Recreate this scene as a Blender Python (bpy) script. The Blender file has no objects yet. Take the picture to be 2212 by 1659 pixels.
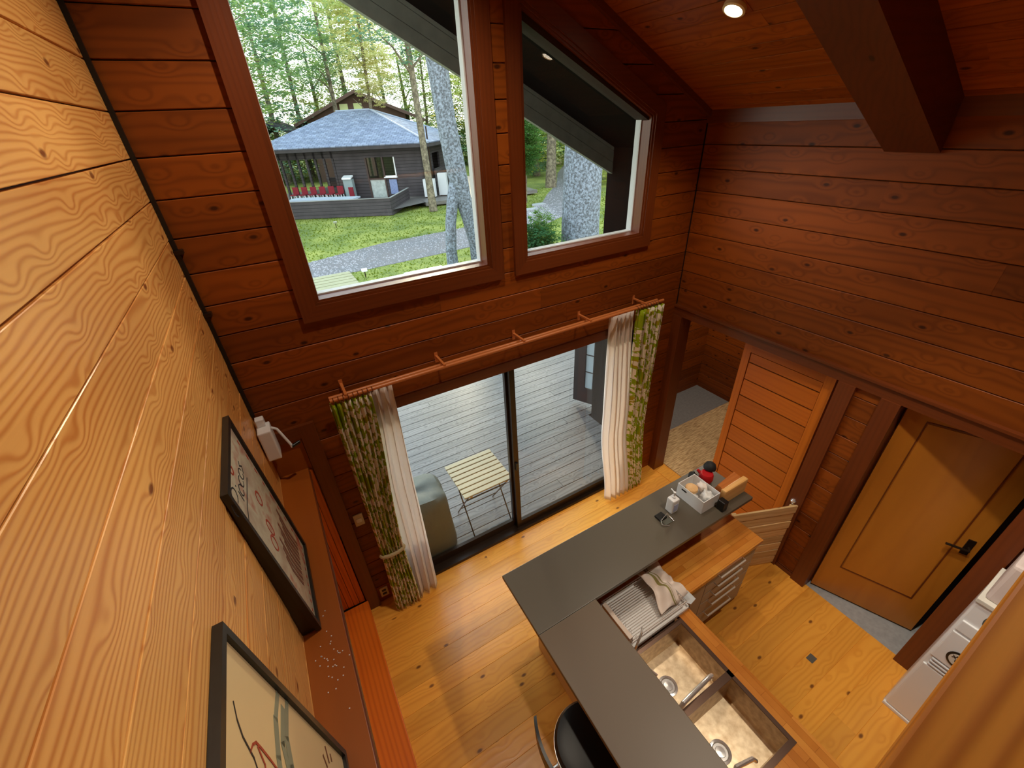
import bpy, bmesh, math, random
from mathutils import Vector, Matrix
random.seed(7)
S = bpy.context.scene
COL = S.collection

# ---------------------------------------------------------------- camera, sky, sun, exposure
cam_d = bpy.data.cameras.new('camera'); cam = bpy.data.objects.new('camera', cam_d); COL.objects.link(cam)
RC = ((0.8653833649777152, -0.4989764190653476, -0.04619702194480885),
      (-0.29959724551936295, -0.44128212327710475, -0.8458791746776018),
      (0.40168784160969717, 0.7458502670729378, -0.5313701694771453))
right = Vector(RC[0]); up = -Vector(RC[1]); back = -Vector(RC[2])
m = Matrix((right, up, back)).transposed().to_4x4(); m.translation = Vector((.403, -2.6, 3.692))
cam.matrix_world = m
cam_d.sensor_fit = 'HORIZONTAL'; cam_d.sensor_width = 36; cam_d.lens = 908.6477 * 36 / 2212
cam_d.clip_start = .02; cam_d.clip_end = 300
S.camera = cam
S.view_settings.view_transform = 'Standard'; S.view_settings.look = 'None'
S.view_settings.gamma = 1; S.view_settings.use_curve_mapping = False
S.view_settings.exposure = 0.0

w = bpy.data.worlds.new('sky'); S.world = w; w.use_nodes = True
nt = w.node_tree; nt.nodes.clear()
out = nt.nodes.new('ShaderNodeOutputWorld'); bg = nt.nodes.new('ShaderNodeBackground')
tc = nt.nodes.new('ShaderNodeTexCoord'); sp = nt.nodes.new('ShaderNodeSeparateXYZ'); cr = nt.nodes.new('ShaderNodeValToRGB')
nt.links.new(tc.outputs['Generated'], sp.inputs[0]); nt.links.new(sp.outputs['Z'], cr.inputs[0])
cr.color_ramp.elements[0].position = 0.0; cr.color_ramp.elements[0].color = (1.0, .97, .90, 1)
cr.color_ramp.elements[1].position = .6; cr.color_ramp.elements[1].color = (.62, .80, 1.0, 1)
nt.links.new(cr.outputs[0], bg.inputs[0]); bg.inputs[1].default_value = 4.3
nt.links.new(bg.outputs[0], out.inputs[0])

sun_d = bpy.data.lights.new('sun', 'SUN'); sun_d.energy = 4.0; sun_d.angle = math.radians(4); sun_d.color = (1, .86, .62)
sun = bpy.data.objects.new('sun', sun_d); COL.objects.link(sun)
sun.rotation_euler = Vector((.342, .93, .30)).to_track_quat('Z', 'Y').to_euler()

def spot(loc, target, power, color=(1, .86, .68), size=math.radians(120), blend=.6, radius=.05):
    d = bpy.data.lights.new('downlight_or_fill', 'SPOT'); d.energy = power; d.color = color
    d.spot_size = size; d.spot_blend = blend; d.shadow_soft_size = radius
    o = bpy.data.objects.new('downlight_or_fill', d); COL.objects.link(o); o.location = loc
    o.rotation_euler = (Vector(loc) - Vector(target)).to_track_quat('Z', 'Y').to_euler()
    return o
CEN = lambda x: 3.68 + .51 * (3.67 - x)            # underside of the sloping ceiling
spot((2.80, -.76, CEN(2.8) - .05), (2.6, -.9, 0), 45)
spot((2.55, -2.30, CEN(2.55) - .05), (2.3, -2.3, 0), 150, (1, .88, .70), math.radians(84), .5)
spot((1.20, -.9, CEN(1.2) - .05), (.6, -.5, .3), 100)
spot((2.9, -2.0, CEN(2.9) - .05), (0.0, -2.05, 3.25), 90, (1, .95, .88), math.radians(58), .35)  # added fill standing for pale daylight on the left wall, no fitting there
spot((1.4, -2.0, CEN(1.4) - .05), (3.3, -2.85, .7), 230, (1, .92, .80), math.radians(30), .7)  # added fill, no lamp seen here: lifts the white dispenser
spot((4.7, .1, 2.38), (4.7, .1, 0), 60, size=math.radians(165))  # added fill without a visible lamp, brightens the entry hall

# ---------------------------------------------------------------- mesh helpers
class MB:
    def __init__(s): s.v = []; s.f = []; s.uv = []
    def add(s, vs, fs):
        n = len(s.v); s.v += [tuple(v) for v in vs]; s.f += [tuple(i + n for i in f) for f in fs]; return s
    def box(s, a, b, ch=0.0):
        x0, y0, z0 = a; x1, y1, z1 = b
        if x0 > x1: x0, x1 = x1, x0
        if y0 > y1: y0, y1 = y1, y0
        if z0 > z1: z0, z1 = z1, z0
        if ch <= 0:
            return s.add([(x0,y0,z0),(x1,y0,z0),(x1,y1,z0),(x0,y1,z0),(x0,y0,z1),(x1,y0,z1),(x1,y1,z1),(x0,y1,z1)],
                         [(0,3,2,1),(4,5,6,7),(0,1,5,4),(1,2,6,5),(2,3,7,6),(3,0,4,7)])
        bm = bmesh.new()
        bmesh.ops.create_cube(bm, size=1)
        for v in bm.verts:
            v.co = Vector(((x0+x1)/2 + v.co.x*(x1-x0), (y0+y1)/2 + v.co.y*(y1-y0), (z0+z1)/2 + v.co.z*(z1-z0)))
        bmesh.ops.bevel(bm, geom=bm.edges[:], offset=ch, segments=2, affect='EDGES', profile=.6)
        bm.verts.index_update()
        s.add([v.co[:] for v in bm.verts], [[v.index for v in f.verts] for f in bm.faces]); bm.free(); return s
    def obox(s, c, ax, ay, az, ch=0.0):                # centre and three half-axis vectors
        c = Vector(c); ax = Vector(ax); ay = Vector(ay); az = Vector(az)
        t = MB().box((-1,-1,-1), (1,1,1))
        return s.add([c + ax*v[0] + ay*v[1] + az*v[2] for v in t.v], t.f)
    def prism(s, poly, axis, a, b):                    # polygon of 2-D points extruded along an axis
        def P(p, t):
            return {'x': (t, p[0], p[1]), 'y': (p[0], t, p[1]), 'z': (p[0], p[1], t)}[axis]
        n = len(poly)
        return s.add([P(p, a) for p in poly] + [P(p, b) for p in poly],
                     [tuple(range(n))[::-1], tuple(range(n, 2*n))] + [(i, (i+1) % n, (i+1) % n + n, i+n) for i in range(n)])
    def tube(s, pts, r, seg=8, closed=False, cap=True):
        pts = [Vector(p) for p in pts]; n = len(pts)
        rs = r if isinstance(r, (list, tuple)) else [r]*n
        base = len(s.v); prev = None
        for i, p in enumerate(pts):
            if closed: d = (pts[(i+1) % n] - pts[i-1])
            else: d = pts[min(i+1, n-1)] - pts[max(i-1, 0)]
            d = d.normalized() if d.length > 1e-9 else Vector((0,0,1))
            if prev is None:
                u = d.cross(Vector((0,0,1)))
                if u.length < .05: u = d.cross(Vector((1,0,0)))
                u.normalize()
            else:
                u = prev - d*prev.dot(d)
                u = u.normalized() if u.length > 1e-6 else d.orthogonal().normalized()
            prev = u; v = d.cross(u)
            for k in range(seg):
                a = 2*math.pi*k/seg
                s.v.append(tuple(p + (u*math.cos(a) + v*math.sin(a))*rs[i]))
        for i in range(n if closed else n-1):
            j = (i+1) % n
            for k in range(seg):
                k2 = (k+1) % seg
                s.f.append((base+i*seg+k, base+i*seg+k2, base+j*seg+k2, base+j*seg+k))
        if cap and not closed:
            s.f.append(tuple(base+k for k in range(seg))[::-1]); s.f.append(tuple(base+(n-1)*seg+k for k in range(seg)))
        return s
    def lathe(s, prof, c=(0,0,0), seg=24, axis=(0,0,1)):
        q = Vector((0,0,1)).rotation_difference(Vector(axis)); c = Vector(c); base = len(s.v); n = len(prof)
        for r, z in prof:
            for k in range(seg):
                a = 2*math.pi*k/seg
                s.v.append(tuple(c + q @ Vector((r*math.cos(a), r*math.sin(a), z))))
        for i in range(n-1):
            for k in range(seg):
                k2 = (k+1) % seg
                s.f.append((base+i*seg+k, base+i*seg+k2, base+(i+1)*seg+k2, base+(i+1)*seg+k))
        if prof[0][0] > 1e-6: s.f.append(tuple(base+k for k in range(seg))[::-1])
        if prof[-1][0] > 1e-6: s.f.append(tuple(base+(n-1)*seg+k for k in range(seg)))
        return s
    def mesh(s, name, off=(0,0,0), smooth=False):
        me = bpy.data.meshes.new(name)
        me.from_pydata([(v[0]-off[0], v[1]-off[1], v[2]-off[2]) for v in s.v], [], s.f)
        me.validate(); me.update()
        bm = bmesh.new(); bm.from_mesh(me); bmesh.ops.recalc_face_normals(bm, faces=bm.faces); bm.to_mesh(me); bm.free()
        if smooth:
            for p in me.polygons: p.use_smooth = True
            try: me.set_sharp_from_angle(angle=math.radians(40))
            except Exception: pass
        return me

def tag(o, label=None, cat=None, group=None, kind=None):
    if label: o['label'] = label
    if cat: o['category'] = cat
    if group: o['group'] = group
    if kind: o['kind'] = kind
    return o
def wpos(p):
    v = Vector((0,0,0))
    while p is not None: v = v + p.location; p = p.parent
    return v
def part(name, mb, mat, parent=None, smooth=False, label=None, kind=None, loc=None):
    off = wpos(parent) if parent else Vector(loc or (0,0,0))
    me = mb.mesh(name, off, smooth); me.materials.append(mat)
    o = bpy.data.objects.new(name, me); COL.objects.link(o)
    if parent: o.parent = parent
    elif loc: o.location = loc
    if label: o['label'] = label
    if kind: o['kind'] = kind
    return o
def empty(name, loc, label=None, cat=None, group=None, kind=None):
    o = bpy.data.objects.new(name, None); COL.objects.link(o); o.location = loc; o.empty_display_size = .1
    return tag(o, label, cat, group, kind)
def thing(name, loc, label, cat, group=None): return empty(name, loc, label, cat, group)
def copy_tree(o, parent=None):
    c = o.copy(); COL.objects.link(c); c.parent = parent
    for ch in list(o.children): copy_tree(ch, c)
    return c

# ---------------------------------------------------------------- materials
def lin(r, g, b):
    f = lambda c: (c/255/12.92) if c/255 <= .04045 else ((c/255+.055)/1.055)**2.4
    return (f(r), f(g), f(b), 1)
def base_mat(name):
    m = bpy.data.materials.new(name); m.use_nodes = True
    t = m.node_tree; b = t.nodes['Principled BSDF']; return m, t, b
def plain(name, col, rough=.5, metal=0, noise=0.0, nscale=8, bump=0, bscale=60, spec=None, trans=0, coat=0):
    m, t, b = base_mat(name)
    b.inputs['Base Color'].default_value = col; b.inputs['Roughness'].default_value = rough; b.inputs['Metallic'].default_value = metal
    if spec is not None: b.inputs['Specular IOR Level'].default_value = spec
    if coat: b.inputs['Coat Weight'].default_value = coat; b.inputs['Coat Roughness'].default_value = .15
    if noise or bump:
        tc = t.nodes.new('ShaderNodeTexCoord')
    if noise:
        n = t.nodes.new('ShaderNodeTexNoise'); n.inputs['Scale'].default_value = nscale; n.inputs['Detail'].default_value = 4
        t.links.new(tc.outputs['Object'], n.inputs['Vector'])
        mx = t.nodes.new('ShaderNodeMix'); mx.data_type = 'RGBA'
        mx.inputs[6].default_value = tuple(c*(1-noise) for c in col[:3]) + (1,)
        mx.inputs[7].default_value = tuple(min(1, c*(1+noise)) for c in col[:3]) + (1,)
        t.links.new(n.outputs[0], mx.inputs[0]); t.links.new(mx.outputs[2], b.inputs['Base Color'])
    if bump:
        n = t.nodes.new('ShaderNodeTexNoise'); n.inputs['Scale'].default_value = bscale; n.inputs['Detail'].default_value = 3
        t.links.new(tc.outputs['Object'], n.inputs['Vector'])
        bp = t.nodes.new('ShaderNodeBump'); bp.inputs['Strength'].default_value = bump; bp.inputs['Distance'].default_value = .01
        t.links.new(n.outputs[0], bp.inputs['Height']); t.links.new(bp.outputs[0], b.inputs['Normal'])
    return m
def wood(name, light, dark, rough=.35, axis='x', rings=22, contrast=.7, knots=1.0, vary=.22, wob=2.2, spec=.5, knotcol=None):
    """boards: grain runs along the object's own X (or Y / Z); every object gets its own piece of timber"""
    m, t, b = base_mat(name); N = t.nodes.new; L = t.links.new
    tc = N('ShaderNodeTexCoord'); oi = N('ShaderNodeObjectInfo'); sp = N('ShaderNodeSeparateXYZ'); L(tc.outputs['Object'], sp.inputs[0])
    ia, ib, ic = {'x': (0,1,2), 'y': (1,0,2), 'z': (2,0,1)}[axis]
    def math_(op, a, b_=None, c=None):
        n = N('ShaderNodeMath'); n.operation = op
        for i, q in enumerate((a, b_, c)):
            if q is None: continue
            if isinstance(q, (int, float)): n.inputs[i].default_value = q
            else: L(q, n.inputs[i])
        return n.outputs[0]
    rnd = oi.outputs['Random']
    la = math_('ADD', sp.outputs[ia], math_('MULTIPLY', rnd, 57.3))
    lb = math_('ADD', sp.outputs[ib], math_('MULTIPLY', rnd, 13.1))
    lc = sp.outputs[ic]
    def vec(sa, sb, sc_):
        c = N('ShaderNodeCombineXYZ'); L(math_('MULTIPLY', la, sa), c.inputs[0]); L(math_('MULTIPLY', lb, sb), c.inputs[1]); L(math_('MULTIPLY', lc, sc_), c.inputs[2]); return c.outputs[0]
    n1 = N('ShaderNodeTexNoise'); n1.inputs['Scale'].default_value = 1; n1.inputs['Detail'].default_value = 2; L(vec(.55, 4.5, 4.5), n1.inputs['Vector'])
    vo = N('ShaderNodeTexVoronoi'); vo.voronoi_dimensions = '2D'; vo.inputs['Scale'].default_value = 1; L(vec(4.2, 8, 1), vo.inputs['Vector'])
    dk = vo.outputs['Distance']
    halo = math_('MULTIPLY', math_('EXPONENT' if False else 'POWER', 2.718, math_('MULTIPLY', math_('MULTIPLY', dk, dk), -22)), 1.5*knots)
    v = math_('ADD', math_('ADD', math_('MULTIPLY', lb, rings), math_('MULTIPLY', n1.outputs[0], wob*2)), halo)
    v = math_('ADD', v, math_('MULTIPLY', lc, rings*.8))
    s1 = math_('SINE', math_('MULTIPLY', v, 6.2832))
    ring = math_('POWER', math_('MULTIPLY', math_('ADD', s1, 1), .5), 2.0)
    n2 = N('ShaderNodeTexNoise'); n2.inputs['Scale'].default_value = 1; n2.inputs['Detail'].default_value = 3; L(vec(3, 160, 160), n2.inputs['Vector'])
    n3 = N('ShaderNodeTexNoise'); n3.inputs['Scale'].default_value = 1; n3.inputs['Detail'].default_value = 3; L(vec(1.1, 6, 6), n3.inputs['Vector'])
    fac = math_('ADD', math_('MULTIPLY', ring, contrast*.62), math_('MULTIPLY', n2.outputs[0], contrast*.22))
    fac = math_('ADD', fac, math_('MULTIPLY', math_('SUBTRACT', n3.outputs[0], .5), .9))
    mx = N('ShaderNodeMix'); mx.data_type = 'RGBA'; mx.inputs[6].default_value = light; mx.inputs[7].default_value = dark
    mx.clamp_factor = True; L(fac, mx.inputs[0])
    colr = mx.outputs[2]
    if knots > 0:
        kc = knotcol or tuple(c*.28 for c in dark[:3]) + (1,)
        sc = N('ShaderNodeSeparateColor'); L(vo.outputs['Color'], sc.inputs[0])
        keep = math_('GREATER_THAN', sc.outputs[0], .80)
        mr = N('ShaderNodeMapRange'); mr.inputs[1].default_value = .05; mr.inputs[2].default_value = .11; mr.inputs[3].default_value = .85; mr.inputs[4].default_value = 0
        L(dk, mr.inputs[0])
        kx = N('ShaderNodeMix'); kx.data_type = 'RGBA'; L(math_('MULTIPLY', mr.outputs[0], keep), kx.inputs[0]); L(colr, kx.inputs[6]); kx.inputs[7].default_value = kc
        colr = kx.outputs[2]
    hv = N('ShaderNodeHueSaturation'); L(colr, hv.inputs['Color'])
    mr2 = N('ShaderNodeMapRange'); mr2.inputs[3].default_value = 1-vary; mr2.inputs[4].default_value = 1+vary; L(rnd, mr2.inputs[0]); L(mr2.outputs[0], hv.inputs['Value'])
    L(hv.outputs[0], b.inputs['Base Color'])
    b.inputs['Roughness'].default_value = rough; b.inputs['Specular IOR Level'].default_value = spec
    bp = N('ShaderNodeBump'); bp.inputs['Strength'].default_value = .25; bp.inputs['Distance'].default_value = .002; L(fac, bp.inputs['Height']); L(bp.outputs[0], b.inputs['Normal'])
    return m
def glass_mat(name, tint=(.96, .98, .97, 1)):
    m = bpy.data.materials.new(name); m.use_nodes = True; t = m.node_tree; t.nodes.clear()
    o = t.nodes.new('ShaderNodeOutputMaterial'); mix = t.nodes.new('ShaderNodeMixShader'); tr = t.nodes.new('ShaderNodeBsdfTransparent'); gl = t.nodes.new('ShaderNodeBsdfGlossy')
    fr = t.nodes.new('ShaderNodeFresnel'); fr.inputs['IOR'].default_value = 1.5
    tr.inputs[0].default_value = tint; gl.inputs['Roughness'].default_value = 0.0
    ge = t.nodes.new('ShaderNodeNewGeometry'); inv = t.nodes.new('ShaderNodeMath'); inv.operation = 'SUBTRACT'; inv.inputs[0].default_value = 1; t.links.new(ge.outputs['Backfacing'], inv.inputs[1])
    mu = t.nodes.new('ShaderNodeMath'); mu.operation = 'MULTIPLY'; t.links.new(fr.outputs[0], mu.inputs[0]); t.links.new(inv.outputs[0], mu.inputs[1])
    t.links.new(mu.outputs[0], mix.inputs[0]); t.links.new(tr.outputs[0], mix.inputs[1]); t.links.new(gl.outputs[0], mix.inputs[2]); t.links.new(mix.outputs[0], o.inputs[0])
    return m
def cloth(name, col, transl=.5, transp=0.0):
    m = bpy.data.materials.new(name); m.use_nodes = True; t = m.node_tree; t.nodes.clear()
    o = t.nodes.new('ShaderNodeOutputMaterial'); d = t.nodes.new('ShaderNodeBsdfDiffuse'); tl = t.nodes.new('ShaderNodeBsdfTranslucent'); mx = t.nodes.new('ShaderNodeMixShader')
    d.inputs[0].default_value = col; tl.inputs[0].default_value = col; mx.inputs[0].default_value = transl
    t.links.new(d.outputs[0], mx.inputs[1]); t.links.new(tl.outputs[0], mx.inputs[2]); last = mx.outputs[0]
    if transp:
        tp = t.nodes.new('ShaderNodeBsdfTransparent'); m2 = t.nodes.new('ShaderNodeMixShader'); m2.inputs[0].default_value = transp
        t.links.new(last, m2.inputs[1]); t.links.new(tp.outputs[0], m2.inputs[2]); last = m2.outputs[0]
    t.links.new(last, o.inputs[0]); return m, t, d, tl

M = {}
M['log'] = wood('stained_log_boards', lin(138, 68, 14), lin(84, 35, 4), rough=.5, rings=16, contrast=.55, vary=.2, spec=.25)
M['cedar'] = wood('pale_cedar_boards', lin(238, 176, 98), lin(188, 104, 40), rough=.32, rings=58, contrast=.85, vary=.1, wob=5, knotcol=lin(110, 48, 22))
M['ceilw'] = wood('ceiling_boards', lin(166, 84, 16), lin(108, 42, 5), rough=.5, spec=.25, rings=18, contrast=.6, vary=.2)
M['floorw'] = wood('pine_floor_boards', lin(234, 164, 64), lin(202, 122, 34), rough=.28, rings=24, contrast=.5, vary=.16, wob=3, knots=.55, knotcol=lin(96, 46, 22))
M['trim'] = wood('brown_trim_wood', lin(108, 50, 16), lin(80, 33, 8), rough=.4, rings=40, contrast=.4, knots=0, vary=.06)
M['trim_y'] = wood('brown_trim_wood_along_y', lin(108, 50, 16), lin(80, 33, 8), rough=.4, axis='y', rings=40, contrast=.4, knots=0, vary=.06)
M['trim_z'] = wood('brown_trim_wood_upright', lin(108, 50, 16), lin(80, 33, 8), rough=.4, axis='z', rings=40, contrast=.4, knots=0, vary=.06)
M['beamw'] = wood('dark_beam_wood', lin(98, 44, 14), lin(70, 27, 7), rough=.5, rings=26, contrast=.5, knots=.6, vary=.05)
M['doorw'] = wood('smooth_tan_door', lin(184, 116, 36), lin(158, 92, 24), rough=.35, axis='z', rings=14, contrast=.35, knots=0, vary=.03)
M['slatw'] = wood('orange_door_slats', lin(186, 98, 24), lin(152, 70, 12), rough=.35, axis='y', rings=30, contrast=.4, knots=0, vary=.10)
M['slatw_z'] = wood('orange_door_stiles', lin(192, 104, 26), lin(158, 76, 14), rough=.35, axis='z', rings=40, contrast=.4, knots=0, vary=.05)
M['shelfw'] = wood('plain_brown_shelf', lin(158, 84, 24), lin(140, 68, 16), rough=.35, axis='y', rings=10, contrast=.2, knots=0, vary=.02)
M['orange_y'] = wood('orange_ledge_wood', lin(216, 110, 22), lin(176, 74, 10), rough=.35, axis='y', rings=26, contrast=.7, knots=0, vary=.08)
M['orange_z'] = wood('orange_upright_boards', lin(210, 104, 22), lin(160, 68, 10), rough=.35, axis='z', rings=30, contrast=.7, knots=0, vary=.12)
M['butcher'] = None
M['pale'] = wood('pale_gate_wood', lin(232, 200, 148), lin(200, 158, 98), rough=.4, rings=24, contrast=.7, knots=.2, vary=.18)
M['dark'] = plain('dark_joint_backing', lin(46, 20, 10), .8)
M['bronze'] = plain('dark_bronze_aluminium', lin(52, 38, 28), .35, .6)
M['vinyl'] = plain('pale_grey_window_bead', lin(196, 196, 196), .5)
M['glass'] = glass_mat('window_glass')
M['deckw'] = wood('grey_weathered_deck', lin(108, 101, 95), lin(56, 52, 49), rough=.45, rings=22, contrast=.8, vary=.12, knotcol=lin(60, 55, 52))
M['black_frame'] = plain('black_painted_frame', lin(34, 32, 28), .35, noise=.3, nscale=30)
M['white'] = plain('white_plastic', lin(232, 232, 232), .3)
M['chrome'] = plain('polished_chrome', (.86, .86, .85, 1), .2, .75)
M['steel'] = plain('brushed_steel', (.62, .60, .57, 1), .28, 1, noise=.15, nscale=40)
M['satin'] = plain('satin_handle', lin(226, 220, 210), .3, .2)
M['blackp'] = plain('black_plastic', lin(18, 18, 18), .35)
M['counter'] = plain('dark_grey_laminate', lin(86, 78, 66), .38, noise=.05, nscale=300)
M['counter_b'] = plain('brown_grey_laminate', lin(94, 76, 56), .42, noise=.05, nscale=300)
M['panel'] = plain('beige_cabinet_panel', lin(206, 172, 112), .45, noise=.05, nscale=4)
M['drawer'] = plain('taupe_gloss_drawer', lin(172, 160, 144), .45)
M['ext'] = plain('black_stained_timber', lin(18, 13, 10), .9, noise=.4, nscale=5, spec=.05)
M['stone'] = plain('grey_stone_floor', lin(150, 150, 150), .6, noise=.25, nscale=30)

# ---------------------------------------------------------------- oriented frames for boards
def frame(A, B, Nn, O=(0,0,0)):
    mm = Matrix((Vector(A), Vector(B), Vector(Nn))).transposed().to_4x4(); mm.translation = Vector(O); return mm
F_BACK = frame((1,0,0), (0,0,1), (0,-1,0))
F_RIGHT = frame((0,-1,0), (0,0,1), (-1,0,0), (3.68,0,0))          # a = -y
F_LEFT = frame((0,1,0), (0,0,1), (1,0,0))                          # a = y
F_FLOOR = frame((1,0,0), (0,1,0), (0,0,1))
def board(fr, poly, mat, parent, name='plank', t=.02, ch=.005, c0=-.02, jit=.0015, gap=0):
    """board from a convex polygon (a, b) in a plane; front face eased on the long edges"""
    b0 = min(p[1] for p in poly); b1 = max(p[1] for p in poly); a0 = min(p[0] for p in poly); a1 = max(p[0] for p in poly)
    oa, ob = (a0+a1)/2, (b0+b1)/2
    if gap: poly = [(p[0], p[1] + (gap if abs(p[1]-b0) < abs(p[1]-b1) else -gap)) for p in poly]; b0 += gap; b1 -= gap
    top = c0 + t + random.uniform(-jit, jit)
    def ins(p):
        d = ch if abs(p[1]-b0) < abs(p[1]-b1) else -ch
        return (p[0], p[1]+d)
    n = len(poly)
    vs = [(p[0]-oa, p[1]-ob, c0) for p in poly] + [(p[0]-oa, p[1]-ob, top-ch) for p in poly] + [(ins(p)[0]-oa, ins(p)[1]-ob, top) for p in poly]
    fs = [tuple(range(n))[::-1], tuple(range(2*n, 3*n))]
    for k in (0, n):
        fs += [(k+i, k+(i+1) % n, k+n+(i+1) % n, k+n+i) for i in range(n)]
    me = bpy.data.meshes.new(name); me.from_pydata(vs, [], fs); me.update(); me.materials.append(mat)
    o = bpy.data.objects.new(name, me); COL.objects.link(o)
    o.parent = parent; o.matrix_world = fr @ Matrix.Translation((oa, ob, 0))
    return o
def rect(a0, a1, b0, b1): return [(a0,b0),(a1,b0),(a1,b1),(a0,b1)]

ZJ = [-.1265 + .1705*k for k in range(0, 40)]
ZJ[0] = 0
TOPZ = lambda x: CEN(x)
def clip_top(x0, x1, z0, z1):
    """board of the gable wall cut to the slope of the ceiling"""
    zt0, zt1 = CEN(x0)+.02, CEN(x1)+.02
    if zt0 <= z0 + .01: return None
    p = [(x0, z0)]
    if zt1 >= z1: return rect(x0, x1, z0, z1)
    xs = lambda z: 3.67 - (z - .02 - 3.68)/.51
    if zt1 > z0: p += [(x1, z0), (x1, zt1)]
    else: p += [(xs(z0), z0)]
    if zt0 > z1: p += [(xs(z1), z1), (x0, z1)]
    else: p += [(x0, zt0)]
    return p

# ---------------------------------------------------------------- room shell
W1 = (.56, 1.66, 2.86)       # glass of the tall left gable window: x0, x1, sill
W2 = (1.985, 3.055, 2.86)
CW = .115                    # casing width
wall_back = part('wall_back', MB().box((-.12, .02, 0), (.0, .14, 6)).box((0, .02, 2.06), (3.8, .14, W1[2]-.05))
    .box((0, .02, 0), (.52, .14, 2.06)).box((3.15, .02, 0), (3.8, .14, 2.06))
    .prism([(0, W1[2]-.05), (W1[0]-.04, W1[2]-.05), (W1[0]-.04, CEN(W1[0])+.02), (0, CEN(0)+.02)], 'y', .02, .14)
    .prism([(W1[1]+.04, W1[2]-.05), (W2[0]-.04, W1[2]-.05), (W2[0]-.04, CEN(W2[0])+.02), (W1[1]+.04, CEN(W1[1])+.02)], 'y', .02, .14)
    .prism([(W2[1]+.04, W1[2]-.05), (3.8, W1[2]-.05), (3.8, CEN(3.8)+.02), (W2[1]+.04, CEN(W2[1])+.02)], 'y', .02, .14)
    .prism([(W1[0]-.04, CEN(W1[0])-.38), (3.09, CEN(3.09)-.35), (3.09, CEN(3.09)+.02), (W1[0]-.04, CEN(W1[0])+.02)], 'y', .02, .14), M['dark'], kind='structure')
def clip(poly, f):
    """keep the part of a convex polygon where f(point) >= 0 (f linear)"""
    out = []
    for i, p in enumerate(poly):
        q = poly[(i+1) % len(poly)]; fp, fq = f(p), f(q)
        if fp >= 0: out.append(p)
        if (fp > 0 > fq) or (fp < 0 < fq):
            t_ = fp/(fp-fq); out.append((p[0]+(q[0]-p[0])*t_, p[1]+(q[1]-p[1])*t_))
    return out
def area(p): return abs(sum(p[i][0]*p[(i+1) % len(p)][1]-p[(i+1) % len(p)][0]*p[i][1] for i in range(len(p))))/2 if len(p) > 2 else 0
SLN = lambda x: CEN(x) - .33
for k in range(len(ZJ)-1):
    z0, z1 = ZJ[k], ZJ[k+1]
    if z0 > 5.5: break
    polys = []
    if z1 <= 2.1: polys = [rect(.29, .5, z0, z1), rect(3.2, 3.66, z0, z1)]
    elif z0 < 2.1: polys = [rect(0, 3.66, 2.06, z1)]
    elif z1 < W1[2]-.04:
        c = random.uniform(1.2, 2.6); polys = [rect(0, c, z0, z1), rect(c, 3.66, z0, z1)]
    else:
        polys = [rect(0, W1[0]-.04, z0, z1), rect(W1[1]+.04, W2[0]-.04, z0, z1), rect(W2[1]+.04, 3.66, z0, z1)]
        for W_ in (W1, W2):
            r_ = rect(W_[0]-.04, W_[1]+.04, z0, z1)
            polys.append(clip(r_, lambda p: p[1]-(SLN(p[0])+.06))); polys.append(clip(r_, lambda p: W1[2]-.04-p[1]))
    for p in polys:
        if len(p) < 3: continue
        p = clip(p, lambda q: CEN(q[0])+.02-q[1])
        if area(p) > .002: board(F_BACK, p, M['log'], wall_back, t=.022, ch=.0035, gap=.0022)

# right wall with the two door openings
wall_right = part('wall_right', MB().box((3.70, .02, 2.04), (3.80, -6.2, 4.0)).box((3.70, -1.55, 0), (3.80, -1.84, 2.04)).box((3.70, -2.62, 0), (3.80, -6.2, 2.04)), M['dark'], kind='structure')
for k in range(len(ZJ)-1):
    z0, z1 = ZJ[k], min(ZJ[k+1], 3.62)
    if z0 > 3.6: break
    if z1 <= 2.1: spans = [(1.60, 1.80), (2.64, 6.1)]
    elif z0 < 2.1: spans = [(0, 6.1)]; z0 = 2.06
    else:
        c = random.uniform(1.2, 3.2); spans = [(0, c), (c, 6.1)] if k % 2 else [(0, 6.1)]
    for a, b in spans: board(F_RIGHT, rect(a, b, z0, z1), M['log'], wall_right, t=.022, ch=.003, gap=.0022)

# left wall of paler cedar
wall_left = part('wall_left', MB().box((-.14, .02, 0), (-.02, -6.2, 6.0)), M['dark'], kind='structure')
for k in range(len(ZJ)-1):
    z0, z1 = ZJ[k], ZJ[k+1]
    if z0 > 5.4: break
    c = random.uniform(-4.2, -3.2)
    for a, b in ((-6.1, c), (c, 0)): board(F_LEFT, rect(a, b, z0, z1), M['cedar'], wall_left, t=.022, ch=.0015, gap=.003 if z0 > 3.1 else .0012)
wall_rear = part('wall_rear', MB().box((-.1, -6.2, 0), (3.8, -6.32, 6)), M['log'], kind='structure')

# ceiling: boards run from the gable towards the viewer
sl = Vector((-1, 0, .51)).normalized()
F_CEIL = frame((0,-1,0), sl, Vector((0,-1,0)).cross(sl), (3.72, 0, CEN(3.72)))
ceiling = part('ceiling', MB().prism([(-.2, CEN(-.2)+.03), (3.85, CEN(3.85)+.03), (3.85, CEN(3.85)+.17), (-.2, CEN(-.2)+.17)], 'y', .02, -6.3), M['dark'], kind='structure')
s0 = 0.0
while s0 < 4.3:
    c = random.uniform(.8, 2.8)
    for a, b in ((0.0, c), (c, 6.2)): board(F_CEIL, rect(a, b, s0, s0+.121), M['ceilw'], ceiling, t=.02, ch=.002, gap=.002)
    s0 += .121
part('trim_1', MB().box((3.655, 0, 3.60), (3.68, -6.1, 3.70)), M['trim_y'], kind='structure')
def slope_bar(x0, x1, y0, y1, d0, d1):
    return MB().prism([(x0, CEN(x0)-d1), (x1, CEN(x1)-d1), (x1, CEN(x1)-d0), (x0, CEN(x0)-d0)], 'y', y0, y1)
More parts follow.
